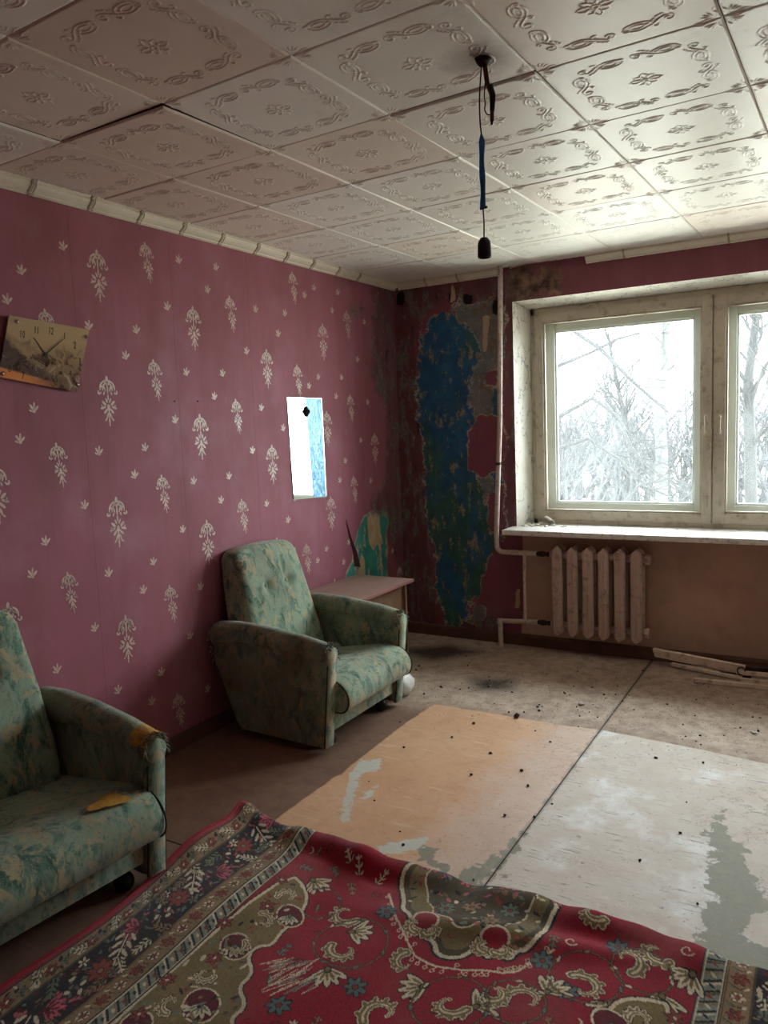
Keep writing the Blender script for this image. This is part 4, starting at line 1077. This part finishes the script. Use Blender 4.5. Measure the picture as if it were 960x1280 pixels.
def main(m):
    for _ in range(420): ellip((m(rg.uniform(.108, .256)), rg.uniform(0, VIS)), rg.uniform(.006, .013), rg.uniform(.003, .006), rg.uniform(0, 3.1), rg.choice(('dred', 'dolive', 'sage', 'pink', 'dred', 'tan', 'navy', 'teal')))
    v = .03; k = 0
    while v < VIS+.1:
        c = (m(.182+.02*math.sin(k*2.1)), v)
        if k % 4 == 0: palm(c, rg.choice((.8, 2.3, -.8)), .085, 'pink', 'dred')
        elif k % 4 == 1: spray(c, rg.uniform(.3, 1.4), .115, 'cream')
        elif k % 4 == 2: petal_ring(c, .043, 8, 'rust', 'tan'); petal_ring((m(.125), v+.02), .02, 5, 'cream', 'rust'); petal_ring((m(.235), v-.02), .02, 5, 'sage', 'rust')
        else:
            for dx, dy in ((-.03, -.015), (.0, .02), (.03, -.008), (.01, -.03)): ellip((m(.182+dx), v+dy), .014, .009, rg.uniform(0, 3), 'dark'); ellip((m(.182+dx), v+dy), .011, .0065, rg.uniform(0, 3), 'cream')
        spray((m(rg.choice((.13, .235))), v+.04), rg.uniform(0, 3), .06, rg.choice(('sage', 'tan', 'cream')))
        v += .085; k += 1
both(main)
def inner(m):
    v = .02; k = 0
    while v < VIS+.05:
        if k % 2 == 0:
            for j in range(6): ellip((m(.300+.013*math.cos(j*PI/3)), v+.013*math.sin(j*PI/3)), .0065, .0065, 0, 'dark'); ellip((m(.300+.013*math.cos(j*PI/3)), v+.013*math.sin(j*PI/3)), .0048, .0048, 0, 'cream')
            ellip((m(.3), v), .006, .006, 0, 'rust')
        else: petal_ring((m(.300), v), .021, 6, 'rust', 'olive')
        stroke([(m(.275), v+.025), (m(.30), v+.034), (m(.325), v+.022)], .002, 'dolive'); ellip((m(.318), v+.03), .008, .004, .7, 'sage'); ellip((m(.282), v+.03), .008, .004, -.7, 'cream')
        v += .062; k += 1
    v = .0; k = 0
    while v < VIS+.04:
        stroke([(m(.345), v), (m(.384), v+.028)], .0035, 'dark'); stroke([(m(.345), v+.010), (m(.384), v+.038)], .003, ('cream', 'dolive', 'tan')[k % 3]); ellip((m(.364), v+.03), .008, .005, .6, ('navy', 'rust', 'cream')[k % 3])
        v += .036; k += 1
    for u in (.339, .388): stroke([(m(u), 0), (m(u), VIS)], .0018, 'cream')
    for u in (.266, .331, .102, .0975): stroke([(m(u), 0), (m(u), VIS)], .0016, 'dolive')
both(inner)
RX0, RY0 = .735, -2.715
def uv(X, Y):
    p = px(X, Y, z=.012); v = RY0-p.y; k = .055*min(1.4, max(0, (v-.05)/1.1)); return ((p.x-RX0-k)/(1-k/1.2), v+.008)
def chaik(P, n=2):
    for _ in range(n): P = [r_ for a, b in zip(P, P[1:]+P[:1]) for r_ in ((.75*a[0]+.25*b[0], .75*a[1]+.25*b[1]), (.25*a[0]+.75*b[0], .25*a[1]+.75*b[1]))]
    return P
# medallion at the fold
med = [uv(*q) for q in ((500, 1100), (506, 1128), (503, 1142), (515, 1152), (512, 1166), (526, 1172), (545, 1180), (546, 1196), (562, 1204), (580, 1202), (596, 1190), (606, 1208), (616, 1200), (632, 1210), (642, 1198), (655, 1198), (676, 1180), (684, 1160), (700, 1140), (640, 1090), (540, 1070))]
med = [(u, max(v, -.02)) for u, v in med]
med = chaik(med)
poly(med, 'dolive', 'dark', .014); poly(med, 'dolive', 'cream', .0065); poly([(1.06+(u-1.06)*.93, v*.93) for u, v in med], 'olive', 'dolive', .006); poly([(1.06+(u-1.06)*.72, v*.70) for u, v in med], 'dolive', 'cream', .003)
for _ in range(220):
    u, v = rg.uniform(.7, 1.35), rg.uniform(0, .3)
    if sdf_poly(np.array([u]), np.array([v]), med)[0] < -.012: ellip((u, v), rg.uniform(.006, .014), rg.uniform(.003, .007), rg.uniform(0, 3), rg.choice(('navy', 'dark', 'olive', 'sage', 'rust', 'cream', 'pink', 'tan')))
for q in ((590, 1140), (635, 1150), (560, 1140), (612, 1165)): petal_ring(uv(*q), .030, 7, rg.choice(('sage', 'tan', 'navy')), 'rust')
for k in range(11):
    u = .62+.075*k
    if k % 2: petal_ring((u, .012), .028, 6, 'pink', 'cream')
    else: ellip((u, .012), .034, .022, 0, 'navy'); ellip((u, .012), .02, .012, 0, 'dark')
for q, r in (((534, 1158), .036), ((616, 1186), .036)):
    c = uv(*q); ellip(c, r+.008, r+.008, 0, 'cream'); ellip(c, r, r, 0, 'red'); scroll((c[0]-.02, c[1]+.03), .028, 1.2, 3.6, 'olive', .010); scroll((c[0]+.03, c[1]+.022), .028, 2.2, -3.6, 'olive', .010)
# berry vine under the medallion
vine = [uv(*q) for q in ((487, 1118), (494, 1150), (505, 1170), (520, 1196), (545, 1212), (575, 1220), (600, 1222), (625, 1226), (645, 1222), (662, 1210), (690, 1198))]
stroke(vine, .0035, 'cream')
for i in range(len(vine)-1):
    for t in (0, .33, .66):
        c = (vine[i][0]*(1-t)+vine[i+1][0]*t, vine[i][1]*(1-t)+vine[i+1][1]*t); s_ = 1 if rg.random() < .5 else -1
        e = (c[0]+rg.uniform(-.006, .006), c[1]+s_*.018); stroke([c, e], .0018, 'cream'); ellip(e, .007, .007, 0, 'cream'); ellip(e, .0042, .0042, 0, 'red')
def place_list(fn, pts):
    for q in pts: fn(uv(*q[:2]), *q[2:])
place_list(lambda c: petal_ring(c, .034, 7, 'teal', 'rust'), [(484, 1144), (676, 1208), (705, 1250), (350, 1260), (445, 1235), (770, 1195)])
place_list(lambda c, a: palm(c, a, .095), [(530, 1235, 2.6), (680, 1250, -1.2), (825, 1250, 1.2), (390, 1105, .4), (440, 1166, -.3), (410, 1215, 1.0), (865, 1225, 2.0), (760, 1265, 1.6), (590, 1270, -1.0)])
place_list(lambda c, r, a, t: scroll(c, r, a, t), [(435, 1140, .055, .5, 4.2), (432, 1190, .05, 3.2, -4.2), (655, 1262, .06, 2.6, 4.2), (725, 1245, .055, 3.9, 4.4), (560, 1262, .05, .2, 4.0), (780, 1210, .05, 1.0, -4.2), (480, 1265, .055, 2.2, 4.4), (510, 1205, .04, 4.2, -3.8), (820, 1200, .045, .6, 4.0), (615, 1250, .04, 1.9, -4.0), (740, 1160, .04, .4, 3.6)])
for c, r in (((560, 1262), .10), ((728, 1232), .095), ((440, 1180), .11), ((640, 1262), .08), ((800, 1222), .08), ((400, 1130), .07)):
    q_ = uv(*c); stroke(spir(q_, r, r, 0, 6.3, 40), .0035, 'dark'); stroke(spir(q_, r, r, 0, 6.3, 40), .0015, 'olive')
    for k in range(7): a = k*.9; ellip((q_[0]+r*math.cos(a), q_[1]+r*math.sin(a)), .013, .006, a+1.2, 'dark'); ellip((q_[0]+r*math.cos(a), q_[1]+r*math.sin(a)), .010, .004, a+1.2, rg.choice(('cream', 'sage', 'tan')))
# lobed olive spandrel along the left border
sp = [uv(*q) for q in ((388, 1120), (372, 1150), (352, 1165), (340, 1185), (322, 1185), (308, 1200), (318, 1222), (298, 1240), (312, 1262), (290, 1278), (300, 1300), (160, 1320), (215, 1240), (290, 1170), (330, 1120))]
sp = [(.40, sp[0][1]-.05)]+[q for q in sp[:11] if q[0] > .41]+[(.62, VIS+.1), (.40, VIS+.1)]
sp = chaik(sp); UWs = [(UW-u, v) for u, v in sp]
for Q in (sp, UWs): poly(Q, 'olive', 'dark', .010); poly(Q, 'olive', 'cream', .0055)
for m in (lambda u: u, lambda u: UW-u):
    for c, r in (((.56, .42), .05), ((.50, .62), .055), ((.58, .84), .06), ((.47, .98), .05)): ellip((m(c[0]), c[1]), r+.006, r*.8+.006, .5, 'cream'); ellip((m(c[0]), c[1]), r, r*.8, .5, 'dred'); palm((m(c[0]), c[1]), 1.2, r*1.2, 'cream', 'sage')
for _ in range(260):
    u, v = rg.uniform(.40, .75), rg.uniform(.15, VIS)
    if sdf_poly(np.array([u]), np.array([v]), sp)[0] < -.012: ellip((u, v), rg.uniform(.006, .016), rg.uniform(.003, .007), rg.uniform(0, 3), rg.choice(('dolive', 'dark', 'tan', 'sage', 'rust', 'cream')))
for v in np.arange(.3, 1.2, .13):
    for m in (lambda u: u, lambda u: UW-u): petal_ring((m(.44+.04*math.sin(v*20)), v), .026, 6, 'rust', 'cream'); scroll((m(.50), v+.06), .035, v*9, 4.0, 'olive', .008)
# red scatter: leaves and tendrils over the open field
for _ in range(520):
    u, v = rg.uniform(.41, UW-.41), rg.uniform(.02, VIS)
    a, b = int(u/RES), min(NV-1, int(v/RES))
    a0, a1, b0, b1 = max(0, a-8), min(NU, a+9), max(0, b-8), min(NV, b+9)
    if np.abs(canvas[a0:a1, b0:b1]-C['red']).max() > .01: continue
    k = rg.random()
    if k < .4: spray((u, v), rg.uniform(0, 6.2), .048, rg.choice(('sage', 'cream', 'tan')), 'dred', 3)
    elif k < .7: an = rg.uniform(0, 6.2); ellip((u, v), .022, .008, an, 'dark'); ellip((u, v), .018, .005, an, rg.choice(('sage', 'cream', 'olive')))
    else: stroke(spir((u, v), .02, .006, rg.uniform(0, 6), rg.uniform(6, 9), 14), .0022, rg.choice(('dred', 'cream', 'dark')))
# worn, ravelled white patch
for _ in range(60):
    c = uv(362+rg.uniform(-22, 28), 1222+rg.uniform(-20, 20)); an = -1.1+rg.uniform(-.3, .3); L = rg.uniform(.012, .04)
    stroke([(c[0]-L*math.cos(an), c[1]-L*math.sin(an)), (c[0]+L*math.cos(an), c[1]+L*math.sin(an))], .0016, rg.choice(('cream', 'grey')))
# colour grain
nr = np.random.default_rng(4)
canvas *= (1+.16*nr.standard_normal((NU, NV, 1))).clip(.5, 1.5)
wear = sum(np.sin(UU*a+b)*np.sin(VV*c+d) for a, b, c, d in ((7, 1, 9, 2), (17, 3, 13, .5), (29, 2, 31, 1)))/3
canvas *= (1+.18*wear)[..., None]; canvas = canvas.clip(.004, .9)

# rug sheet: parametrised along its length; folded under at its far end
sv = np.r_[np.arange(-.20, 0, .006), np.arange(0, VIS-.003, RES), np.linspace(VIS, 2.6, 60)]
su = ugr
def rug_profile(s_, u):
    """(distance back from fold line, height) for arc length s_; negative = folded underneath"""
    r = .014+.009*np.sin(u*3.1+.4)**2+.012*np.exp(-((u-.62)/.22)**2)+.003*np.sin(u*23)+.002*np.sin(u*41+1)
    half = PI*r
    t = np.clip((s_+half*.5)/half, 0, 1)                 # round the fold
    y = r*(1-np.sin(PI*t)); z = .003+r*(1-np.cos(PI*t))
    y = np.where(s_ < -half*.5, r-(s_+half*.5), y)
    z = np.where(s_ < -half*.5, .003, z)
    d = np.clip(s_-half*.5, 0, None)
    y = np.where(d > 0, r+d, y)
    z = np.where(d > 0, .011+(2*r-.008)*np.exp(-(d/(.055+r))**2), z)
    return y, z
S_, U_ = np.meshgrid(sv, su, indexing='xy')              # (NU, NS)
yb, zb = rug_profile(S_, U_)
foldline = RY0+.012*np.sin(U_*5+1)+.006*np.sin(U_*17)+.055*np.exp(-(U_/.10)**2)
back = np.clip(yb, 0, None)
left = .055*np.clip((back-.05)/1.1, 0, 1.4)*np.clip(1-U_/1.2, 0, 1)-.02*np.exp(-(back/.12)**2)*np.exp(-(U_/.25)**2)
Xr = RX0+U_+left+.010*np.sin(back*9+.8)*np.exp(-(U_/.3)**2); Yr = foldline-yb
wav = .010*(np.sin(U_*6+Yr*4)+np.sin(U_*11-Yr*7+1.3))*.5+.010
lift = .035*np.exp(-((U_)/.10)**2)*np.exp(-((back-.30)/.16)**2)+.020*np.exp(-(U_/.12)**2)*np.exp(-(back/.10)**2)
topside = np.clip(S_/.05, 0, 1)
ridge = .020*np.exp(-(((back-.16-.10*np.sin(U_*2.2))/.05)**2))*np.exp(-((U_-1.25)/.45)**2)
dent = -.012*np.exp(-((back-.11)/.035)**2)*(np.exp(-((U_-.62)/.2)**2)+np.exp(-((U_-1.5)/.2)**2)*.6)
Zr = zb+topside*(dent+wav*np.clip(back/.15, 0, 1)+lift+ridge)
ci = np.clip(((S_)/RES).astype(int), 0, None)
ci = np.where(ci < NV, ci, NV-1-(ci-NV) % NV)
colr = canvas[np.arange(NU)[:, None], np.clip(ci, 0, NV-1)]
under = (S_ < -.02)[..., None]
colr = np.where(under, np.array(lin((120, 92, 70))), colr)
q = NM('knotted_wool_pile'); n_ = q.noise(q.obj(), 420, 2, .6)
q.bump(n_, .5, .003)
dust = q.noise(q.obj(), 3.5, 6, .65)
colA = q.mix(q.math('MULTIPLY', q.step(dust, .5, .8), .22), q.attr('Col', 'Color'), lin((150, 138, 124)))
M['rug'] = q.done(colA, .95, spec=.1, Sheen_Weight=.2)
me = grid_mesh('pile', np.stack([Xr, Yr, Zr], -1), M['rug'], cols=colr)
rug = tag(empty('rug', (RX0, RY0, 0)), 'worn red oriental rug with dark floral border, far edge folded under', 'rug')
o = link(bpy.data.objects.new('pile', me), rug); o.matrix_parent_inverse = Matrix.Translation((-RX0, -RY0, 0))
M['binding'] = plain('red_binding', (140, 20, 40), .9, var=.2, scale=60)
st = np.searchsorted(sv, 0); mb = MB(); mb.tube([tuple(v) for v in np.stack([Xr[0], Yr[0], Zr[0]], -1)[st::6]], .006, 6)
o = mb.build('binding', M['binding'], rug, smooth=True); o.matrix_parent_inverse = Matrix.Translation((-RX0, -RY0, 0))

# ------------------------------------------------------------------ planks by the back wall
def plank(name, label, a, b, w, h, mat, roll=0, cat='plank'):
    a, b = Vector(a), Vector(b); d = b-a; L = d.length; x = d.normalized(); y = Vector((0, 0, 1)).cross(x).normalized(); z = x.cross(y)
    R = Matrix(((x.x, y.x, z.x), (x.y, y.y, z.y), (x.z, y.z, z.z))).to_4x4() @ Matrix.Rotation(roll, 4, 'X')
    r = random.Random(label); mb = MB(); loops = []
    for i in range(9):
        t = L*i/8; jag = .010
        loops.append([(t+(r.uniform(-jag, jag) if i in (0, 8) else 0), sy*w/2*r.uniform(.95, 1.0), sz*h/2*r.uniform(.9, 1.0)) for sy, sz in ((-1, -1), (1, -1), (1, 1), (-1, 1))])
    mb.loft(loops); o = mb.build(name, mat); o.location = a; o.rotation_euler = R.to_euler(); 
    return tag(o, label, cat, 'broken boards under the window')
plank('board', 'widest pale board leaning on the broken boards under the window', (1.80, -.09, .075), (2.31, -.16, .052), .020, .056, M['board'], .25)
plank('board', 'thin pale strip lying just below the widest board', (1.90, -.12, .022), (2.30, -.20, .012), .03, .018, M['board'])
plank('board', 'long round-ended pale lath lying nearest the room', (2.068, -.335, .013), (2.95, -.275, .014), .026, .022, M['board'])
plank('board', 'dark bare stick behind the end of the widest board', (2.25, -.12, .052), (2.85, -.10, .060), .03, .03, M['dark_wood'], .3)
plank('board', 'pale lath sloping right behind the nearest lath', (2.28, -.20, .045), (2.9, -.16, .05), .028, .020, M['board'])
plank('board', 'second pale lath lying low between the other laths', (2.30, -.24, .016), (2.9, -.21, .018), .024, .020, M['board'])
plank('board', 'short dark splinter lying beneath the crossed laths', (2.10, -.155, .012), (2.34, -.17, .014), .03, .022, M['dark_wood'])
# bent wire among the boards
mb = MB(); mb.tube([Vector((2.30, -.22, .03))+Vector((.02*math.cos(a), .02*math.sin(a)*.4, .03+.02*math.sin(a))) for a in np.linspace(0, 5, 14)], .0035, 6)
tag(mb.build('wire_loop', M['wire']), 'small loop of dark wire among the broken boards', 'wire')

# ------------------------------------------------------------------ white plastic beside the armchair
mb = MB(); r = random.Random(2); loops = []
for i in range(9):
    t = i/8; loops.append([(.105*math.sin(PI*(.12+.76*t))*math.cos(a)*(1+.12*math.sin(5*a+i))*.55, .11*math.sin(PI*(.12+.76*t))*math.sin(a)*(1+.10*math.sin(4*a+2*i)), .002+.15*t) for a in [2*PI*k/22 for k in range(22)]])
mb.loft(loops); o = mb.build('plastic_bag', M['bag'], smooth=True); o.location = (.655, -1.20, 0); o.scale = (.75, .75, .8)
tag(o, 'crumpled white plastic bag on the floor behind the armchair', 'bag')

# ------------------------------------------------------------------ rubble on floor and sill
def lump(seed, flat):
    r = random.Random(seed); bm = bmesh.new(); bmesh.ops.create_icosphere(bm, subdivisions=1, radius=1)
    for v in bm.verts:
        v.co *= r.uniform(.65, 1.2); v.co.z *= flat
    zmin = min(v.co.z for v in bm.verts)
    for v in bm.verts: v.co.z -= zmin
    me = bpy.data.meshes.new('lump'); bm.to_mesh(me); bm.free(); return me
def lumps(mat, flat, n, seed):
    L = []
    for k in range(n): me = lump(seed+k, flat); me.materials.append(mat); L.append(me)
    return L
LD = lumps(M['crumb'], .7, 4, 10); LP = lumps(M['plaster'], .35, 4, 40)
def drop(name, me, x, y, s, label, cat, group, z=0):
    o = link(bpy.data.objects.new(name, me)); o.location = (x, y, z-.0005); o.scale = (s*rs.uniform(.8, 1.25), s*rs.uniform(.8, 1.25), s); o.rotation_euler = (0, 0, rs.uniform(0, 6))
    return tag(o, label, cat, group)
rs = random.Random(77)
darkpx = [(646, 897), (636, 891), (655, 891), (672, 884), (674, 889), (669, 914), (723, 909), (688, 928), (652, 964), (660, 983), (631, 1020), (668, 1022), (500, 903), (589, 969), (505, 935), (590, 895), (592, 905), (565, 922), (618, 880), (613, 942), (468, 1001), (461, 977), (870, 927), (876, 931), (857, 921), (875, 920), (879, 954), (858, 1003), (705, 866), (718, 858), (834, 881), (755, 869), (530, 868), (552, 860), (524, 833), (520, 838), (551, 859), (575, 862), (850, 1042), (800, 1076), (872, 1130), (745, 1160), (640, 866), (690, 1005), (504, 1057), (500, 1040), (592, 1130-30), (820, 948), (905, 920)]
for i, q in enumerate(darkpx):
    p = px(*q, z=0)
    if q == (646, 897): drop('rubble_lump', LD[0], p.x, p.y, .018, 'largest dark brown rubble lump beside the tan floor rectangle', 'rubble', None)
    else: drop('rubble_crumb', LD[i % 4], p.x, p.y, rs.uniform(.004, .0085), 'small dark crumb of rubble scattered on the bare floor', 'rubble', 'dark rubble crumbs on the floor')
for i in range(70):
    x, y = rs.uniform(.55, 2.9), -rs.triangular(.12, 1.25, .8)
    if x < .8 and y < -.85: continue
    drop('rubble_crumb', LD[i % 4], x, y, rs.uniform(.003, .007), 'small dark crumb of rubble scattered on the bare floor', 'rubble', 'dark rubble crumbs on the floor')
p = px(727, 881, z=0); drop('plaster_chunk', LP[1], p.x, p.y, .024, 'white plaster chunk, largest pale piece on the floor before the radiator', 'plaster', None)
p = px(943, 917, z=0); drop('plaster_chunk', LP[2], p.x, p.y, .020, 'flat white plaster piece on the floor near the right edge', 'plaster', None)
p = px(672, 884, z=0); drop('plaster_chunk', LP[3], p.x+.02, p.y+.02, .014, 'thin grey-white plaster sliver among the dark crumbs', 'plaster', None)
for i in range(46):
    x, y = rs.uniform(.6, 2.8), -rs.triangular(.1, 1.2, .55)
    if x < .8 and y < -.85: continue
    drop('plaster_flake', LP[i % 4], x, y, rs.uniform(.004, .010), 'small pale flake of plaster on the dusty back floor', 'plaster', 'pale plaster flakes on the floor')
# uncountable grit
mb = MB()
for i in range(1800):
    x, y = rs.uniform(.5, 3.2), -rs.triangular(.03, 1.6, .6); s = rs.uniform(.001, .0032); a = rs.uniform(0, 6); n0 = len(mb.v)
    mb.add([(x+s*math.cos(a+k*2.1), y+s*math.sin(a+k*2.1), .0005) for k in range(3)]+[(x, y, s*1.1)], [(0, 1, 3), (1, 2, 3), (2, 0, 3)])
o = mb.build('grit', M['crumb'], fix=False); tag(o, 'fine dark grit strewn over the back of the floor', 'grit', kind='stuff')
mb = MB()
for i in range(1500):
    x, y = rs.uniform(.55, 3.2), -rs.triangular(.03, 1.5, .85); s = rs.uniform(.001, .0042); a = rs.uniform(0, 6)
    mb.add([(x+s*math.cos(a+k*2.1), y+s*math.sin(a+k*2.1), .0005) for k in range(3)]+[(x, y, s*.8)], [(0, 1, 3), (1, 2, 3), (2, 0, 3)])
tag(mb.build('plaster_dust', M['plaster'], fix=False), 'pale plaster dust strewn over the back of the floor', 'dust', kind='stuff')
# flakes on the sill
for i in range(46):
    x = .90+abs(rs.gauss(0, .16)); y = rs.uniform(.02, .175)
    drop('paint_flake', LP[i % 4], x, y, rs.uniform(.007, .024), 'curled flake of white paint on the window sill', 'flake', 'paint flakes on the sill', .816)
for i in range(10):
    drop('paint_flake', LP[i % 4], rs.uniform(1.2, 3.0), rs.uniform(-.1, .16), rs.uniform(.003, .007), 'curled flake of white paint on the window sill', 'flake', 'paint flakes on the sill', .816)
mb = MB(); g = []
for i in range(8):
    a = -.4+2.6*i/7; g.append([(.02*math.cos(a), -.05+.1*j/4, .018+.018*math.sin(a)-.0) for j in range(5)])
mb.loft(g, False, False, False); o = mb.build('peeled_strip', M['plaster'], fix=False, smooth=True); o.location = (1.06, .13, .813); o.rotation_euler = (.3, 0, .9); md = o.modifiers.new('t', 'SOLIDIFY'); md.thickness = .003
o.scale = (1.3, .7, 1.5)
tag(o, 'large curled strip of peeled plaster standing on the window sill', 'plaster')
# holes left by nails, added as raised dark studs
for X, Y in ((218, 501.5), (247, 501.5)):
    p = px(X, Y, x=0); mb = MB(); mb.lathe([(0, 0), (.004, 0), (.004, .004), (0, .005)], 8, Matrix.Translation((0, p.y, p.z)) @ Matrix.Rotation(PI/2, 4, 'Y')); o = mb.build('nail_hole', M['wire']); tag(o, 'dark stud standing for a hole in the mauve wall, ' + ('left' if X < 230 else 'right') + ' one of two in a row', 'nail_hole', 'pair of holes in the wall')

# ================================================================== OUTSIDE
M['ground'] = plain('dry_winter_grass', (206, 200, 188), .95, var=.12, scale=.8, dirt=(176, 164, 140))
M['bark'] = plain('grey_bark', (46, 46, 47), .9, var=.25, scale=5)
M['twig'] = plain('thin_twigs', (66, 67, 70), .9, var=.25, scale=3)
M['birch'] = plain('birch_bark', (72, 73, 74), .8, var=.2, scale=4, dirt=(34, 32, 32))
GZ = -1.3
gm = MB(); gm.box((-40, .40, GZ-.3), (40, 70, GZ)); tag(gm.build('ground', M['ground']), kind='structure')
def grow(mb, p, d, L, r, depth, rr, seg=4, spread=.55, up=.12):
    pts = [p]; rad = [r]; n = 4
    for i in range(n):
        d = (d+Vector((rr.gauss(0, .16), rr.gauss(0, .16), rr.gauss(0, .10)+up*.3))).normalized(); p = p+d*L/n; pts.append(p); rad.append(r*(1-.5*(i+1)/n))
    mb.tube(pts, rad, seg, False)
    if depth > 0:
        for k in range(rr.choice((3, 4)) if depth > 1 else 4):
            t = rr.uniform(.3, 1); i = min(n-1, int(t*n)); q = pts[i].lerp(pts[i+1], t*n-i)
            nd = (d+Vector((rr.uniform(-1, 1), rr.uniform(-1, 1), rr.uniform(-.4, .9)))*spread*1.6).normalized()
            grow(mb, q, nd, L*rr.uniform(.5, .75), rad[i]*.55, depth-1, rr, 3 if depth < 3 else 4, spread, up)
def shrub_mesh(seed, h):
    rr = random.Random(seed); mb = MB()
    for k in range(6):
        a = rr.uniform(0, 6.28); d = Vector((math.cos(a)*.4, math.sin(a)*.4, 1)).normalized()
        grow(mb, Vector((rr.uniform(-.3, .3), rr.uniform(-.3, .3), 0)), d, h*rr.uniform(.45, .65), .050, 3, rr, 3, .5, .15)
    return mb
shr = []
for k in range(4):
    o = shrub_mesh(100+k, 3.6).build('shrub', M['twig'], fix=False); shr.append(o)
rs2 = random.Random(9)
spots = [(rs2.uniform(-9.5, 8.0)*(1 if y < 12 else 1.35), y) for y in [9+.55*i for i in range(32)]]+[(-6+.9*i+rs2.uniform(-.3, .3), 15+rs2.uniform(0, 8)) for i in range(12)]
for i, (x, y) in enumerate(spots):
    o = shr[i] if i < 4 else link(bpy.data.objects.new('shrub', shr[i % 4].data))
    o.location = (x, y, GZ); o.rotation_euler = (0, 0, rs2.uniform(0, 6)); s = rs2.uniform(.75, 1.15) if i < 32 else rs2.uniform(1.2, 1.5); o.scale = (s*1.2, s*1.2, s)
    tag(o, 'bare leafless shrub in the thicket outside the window', 'shrub', 'bare shrubs outside')
def tree(name, label, mat, limbs, seed, depth=2):
    rr = random.Random(seed); mb = MB()
    for pts, r0, r1, sp in limbs:
        n = len(pts); rad = [r0+(r1-r0)*i/(n-1) for i in range(n)]; mb.tube(pts, rad, 8, False)
        for k in range(sp):
            t = rr.uniform(.25, 1)*(n-1); i = min(n-2, int(t)); q = Vector(pts[i]).lerp(Vector(pts[i+1]), t-i)
            d = (Vector(pts[i+1])-Vector(pts[i])).normalized(); nd = (d*.6+Vector((rr.uniform(-1, 1), rr.uniform(-1, 1), rr.uniform(-.3, .9)))).normalized()
            grow(mb, q, nd, rr.uniform(.5, 1.1), rad[i]*.4, depth, rr, 4)
    return tag(mb.build(name, mat, fix=False, smooth=True), label, 'tree', 'trees outside the window')
T = lambda pts, y0, dy: [px(a, b, y=y0+dy*i) for i, (a, b) in enumerate(pts)]
bx, by = px(826, 640, y=11).x, 11
tree('birch_tree', 'pale straight birch trunk right of centre in the left pane', M['birch'], [([(bx, by, GZ), (bx+.02, by, .8), (bx-.05, by, 1.9), (bx+.10, by, 3.0), (bx+.05, by, 4.6), (bx+.2, by, 7)], .13, .06, 16)], 5, 3)
t0 = px(690, 520, y=8.0)
tree('bare_tree', 'bare tree reaching long crossing branches over the left pane', M['bark'], [([(t0.x-1.0, 8.2, GZ), (t0.x-.9, 8.2, 1.2), (t0.x-.95, 8.1, 2.6), (t0.x-.8, 8.0, 4.5)], .13, .07, 5),
    ([(t0.x-.92, 8.1, 2.9)]+T([(700, 402), (750, 436), (792, 478), (835, 515)], 7.9, -.05), .05, .018, 12), ([(t0.x-.92, 8.15, 2.0)]+T([(697, 458), (740, 440), (772, 424), (800, 416)], 8.1, .05), .04, .014, 8),
    ([(t0.x-.9, 8.1, 3.4)]+T([(705, 380), (742, 402), (772, 398), (812, 384)], 7.8, -.05), .04, .012, 8), ([(t0.x-.92, 8.2, .9)]+T([(700, 560), (735, 548), (775, 575), (808, 608), (840, 622)], 8.2, -.1), .04, .014, 12),
    ([(t0.x-.92, 8.2, 1.4)]+T([(700, 520), (740, 498), (772, 520), (790, 560), (815, 590)], 8.0, -.1), .04, .014, 12)], 12, 2)
rt = px(925, 600, y=9)
tree('bare_tree', 'twiggy bare tree filling the right pane of the window', M['bark'], [([(rt.x+.2, 9, GZ), (rt.x+.15, 9, .9), (rt.x+.1, 9, 2.0), (rt.x+.25, 9, 3.4), (rt.x+.2, 9, 5)], .11, .04, 26)], 31, 3)
tree('bare_tree', 'leaning bare tree low in the left pane behind the shrubs', M['bark'], [([(px(800, 640, y=13).x, 13, GZ), (px(790, 590, y=13).x, 13, .8), (px(775, 540, y=13).x, 13, 2.0), (px(760, 470, y=13).x, 13, 3.4)], .09, .03, 18)], 44, 3)
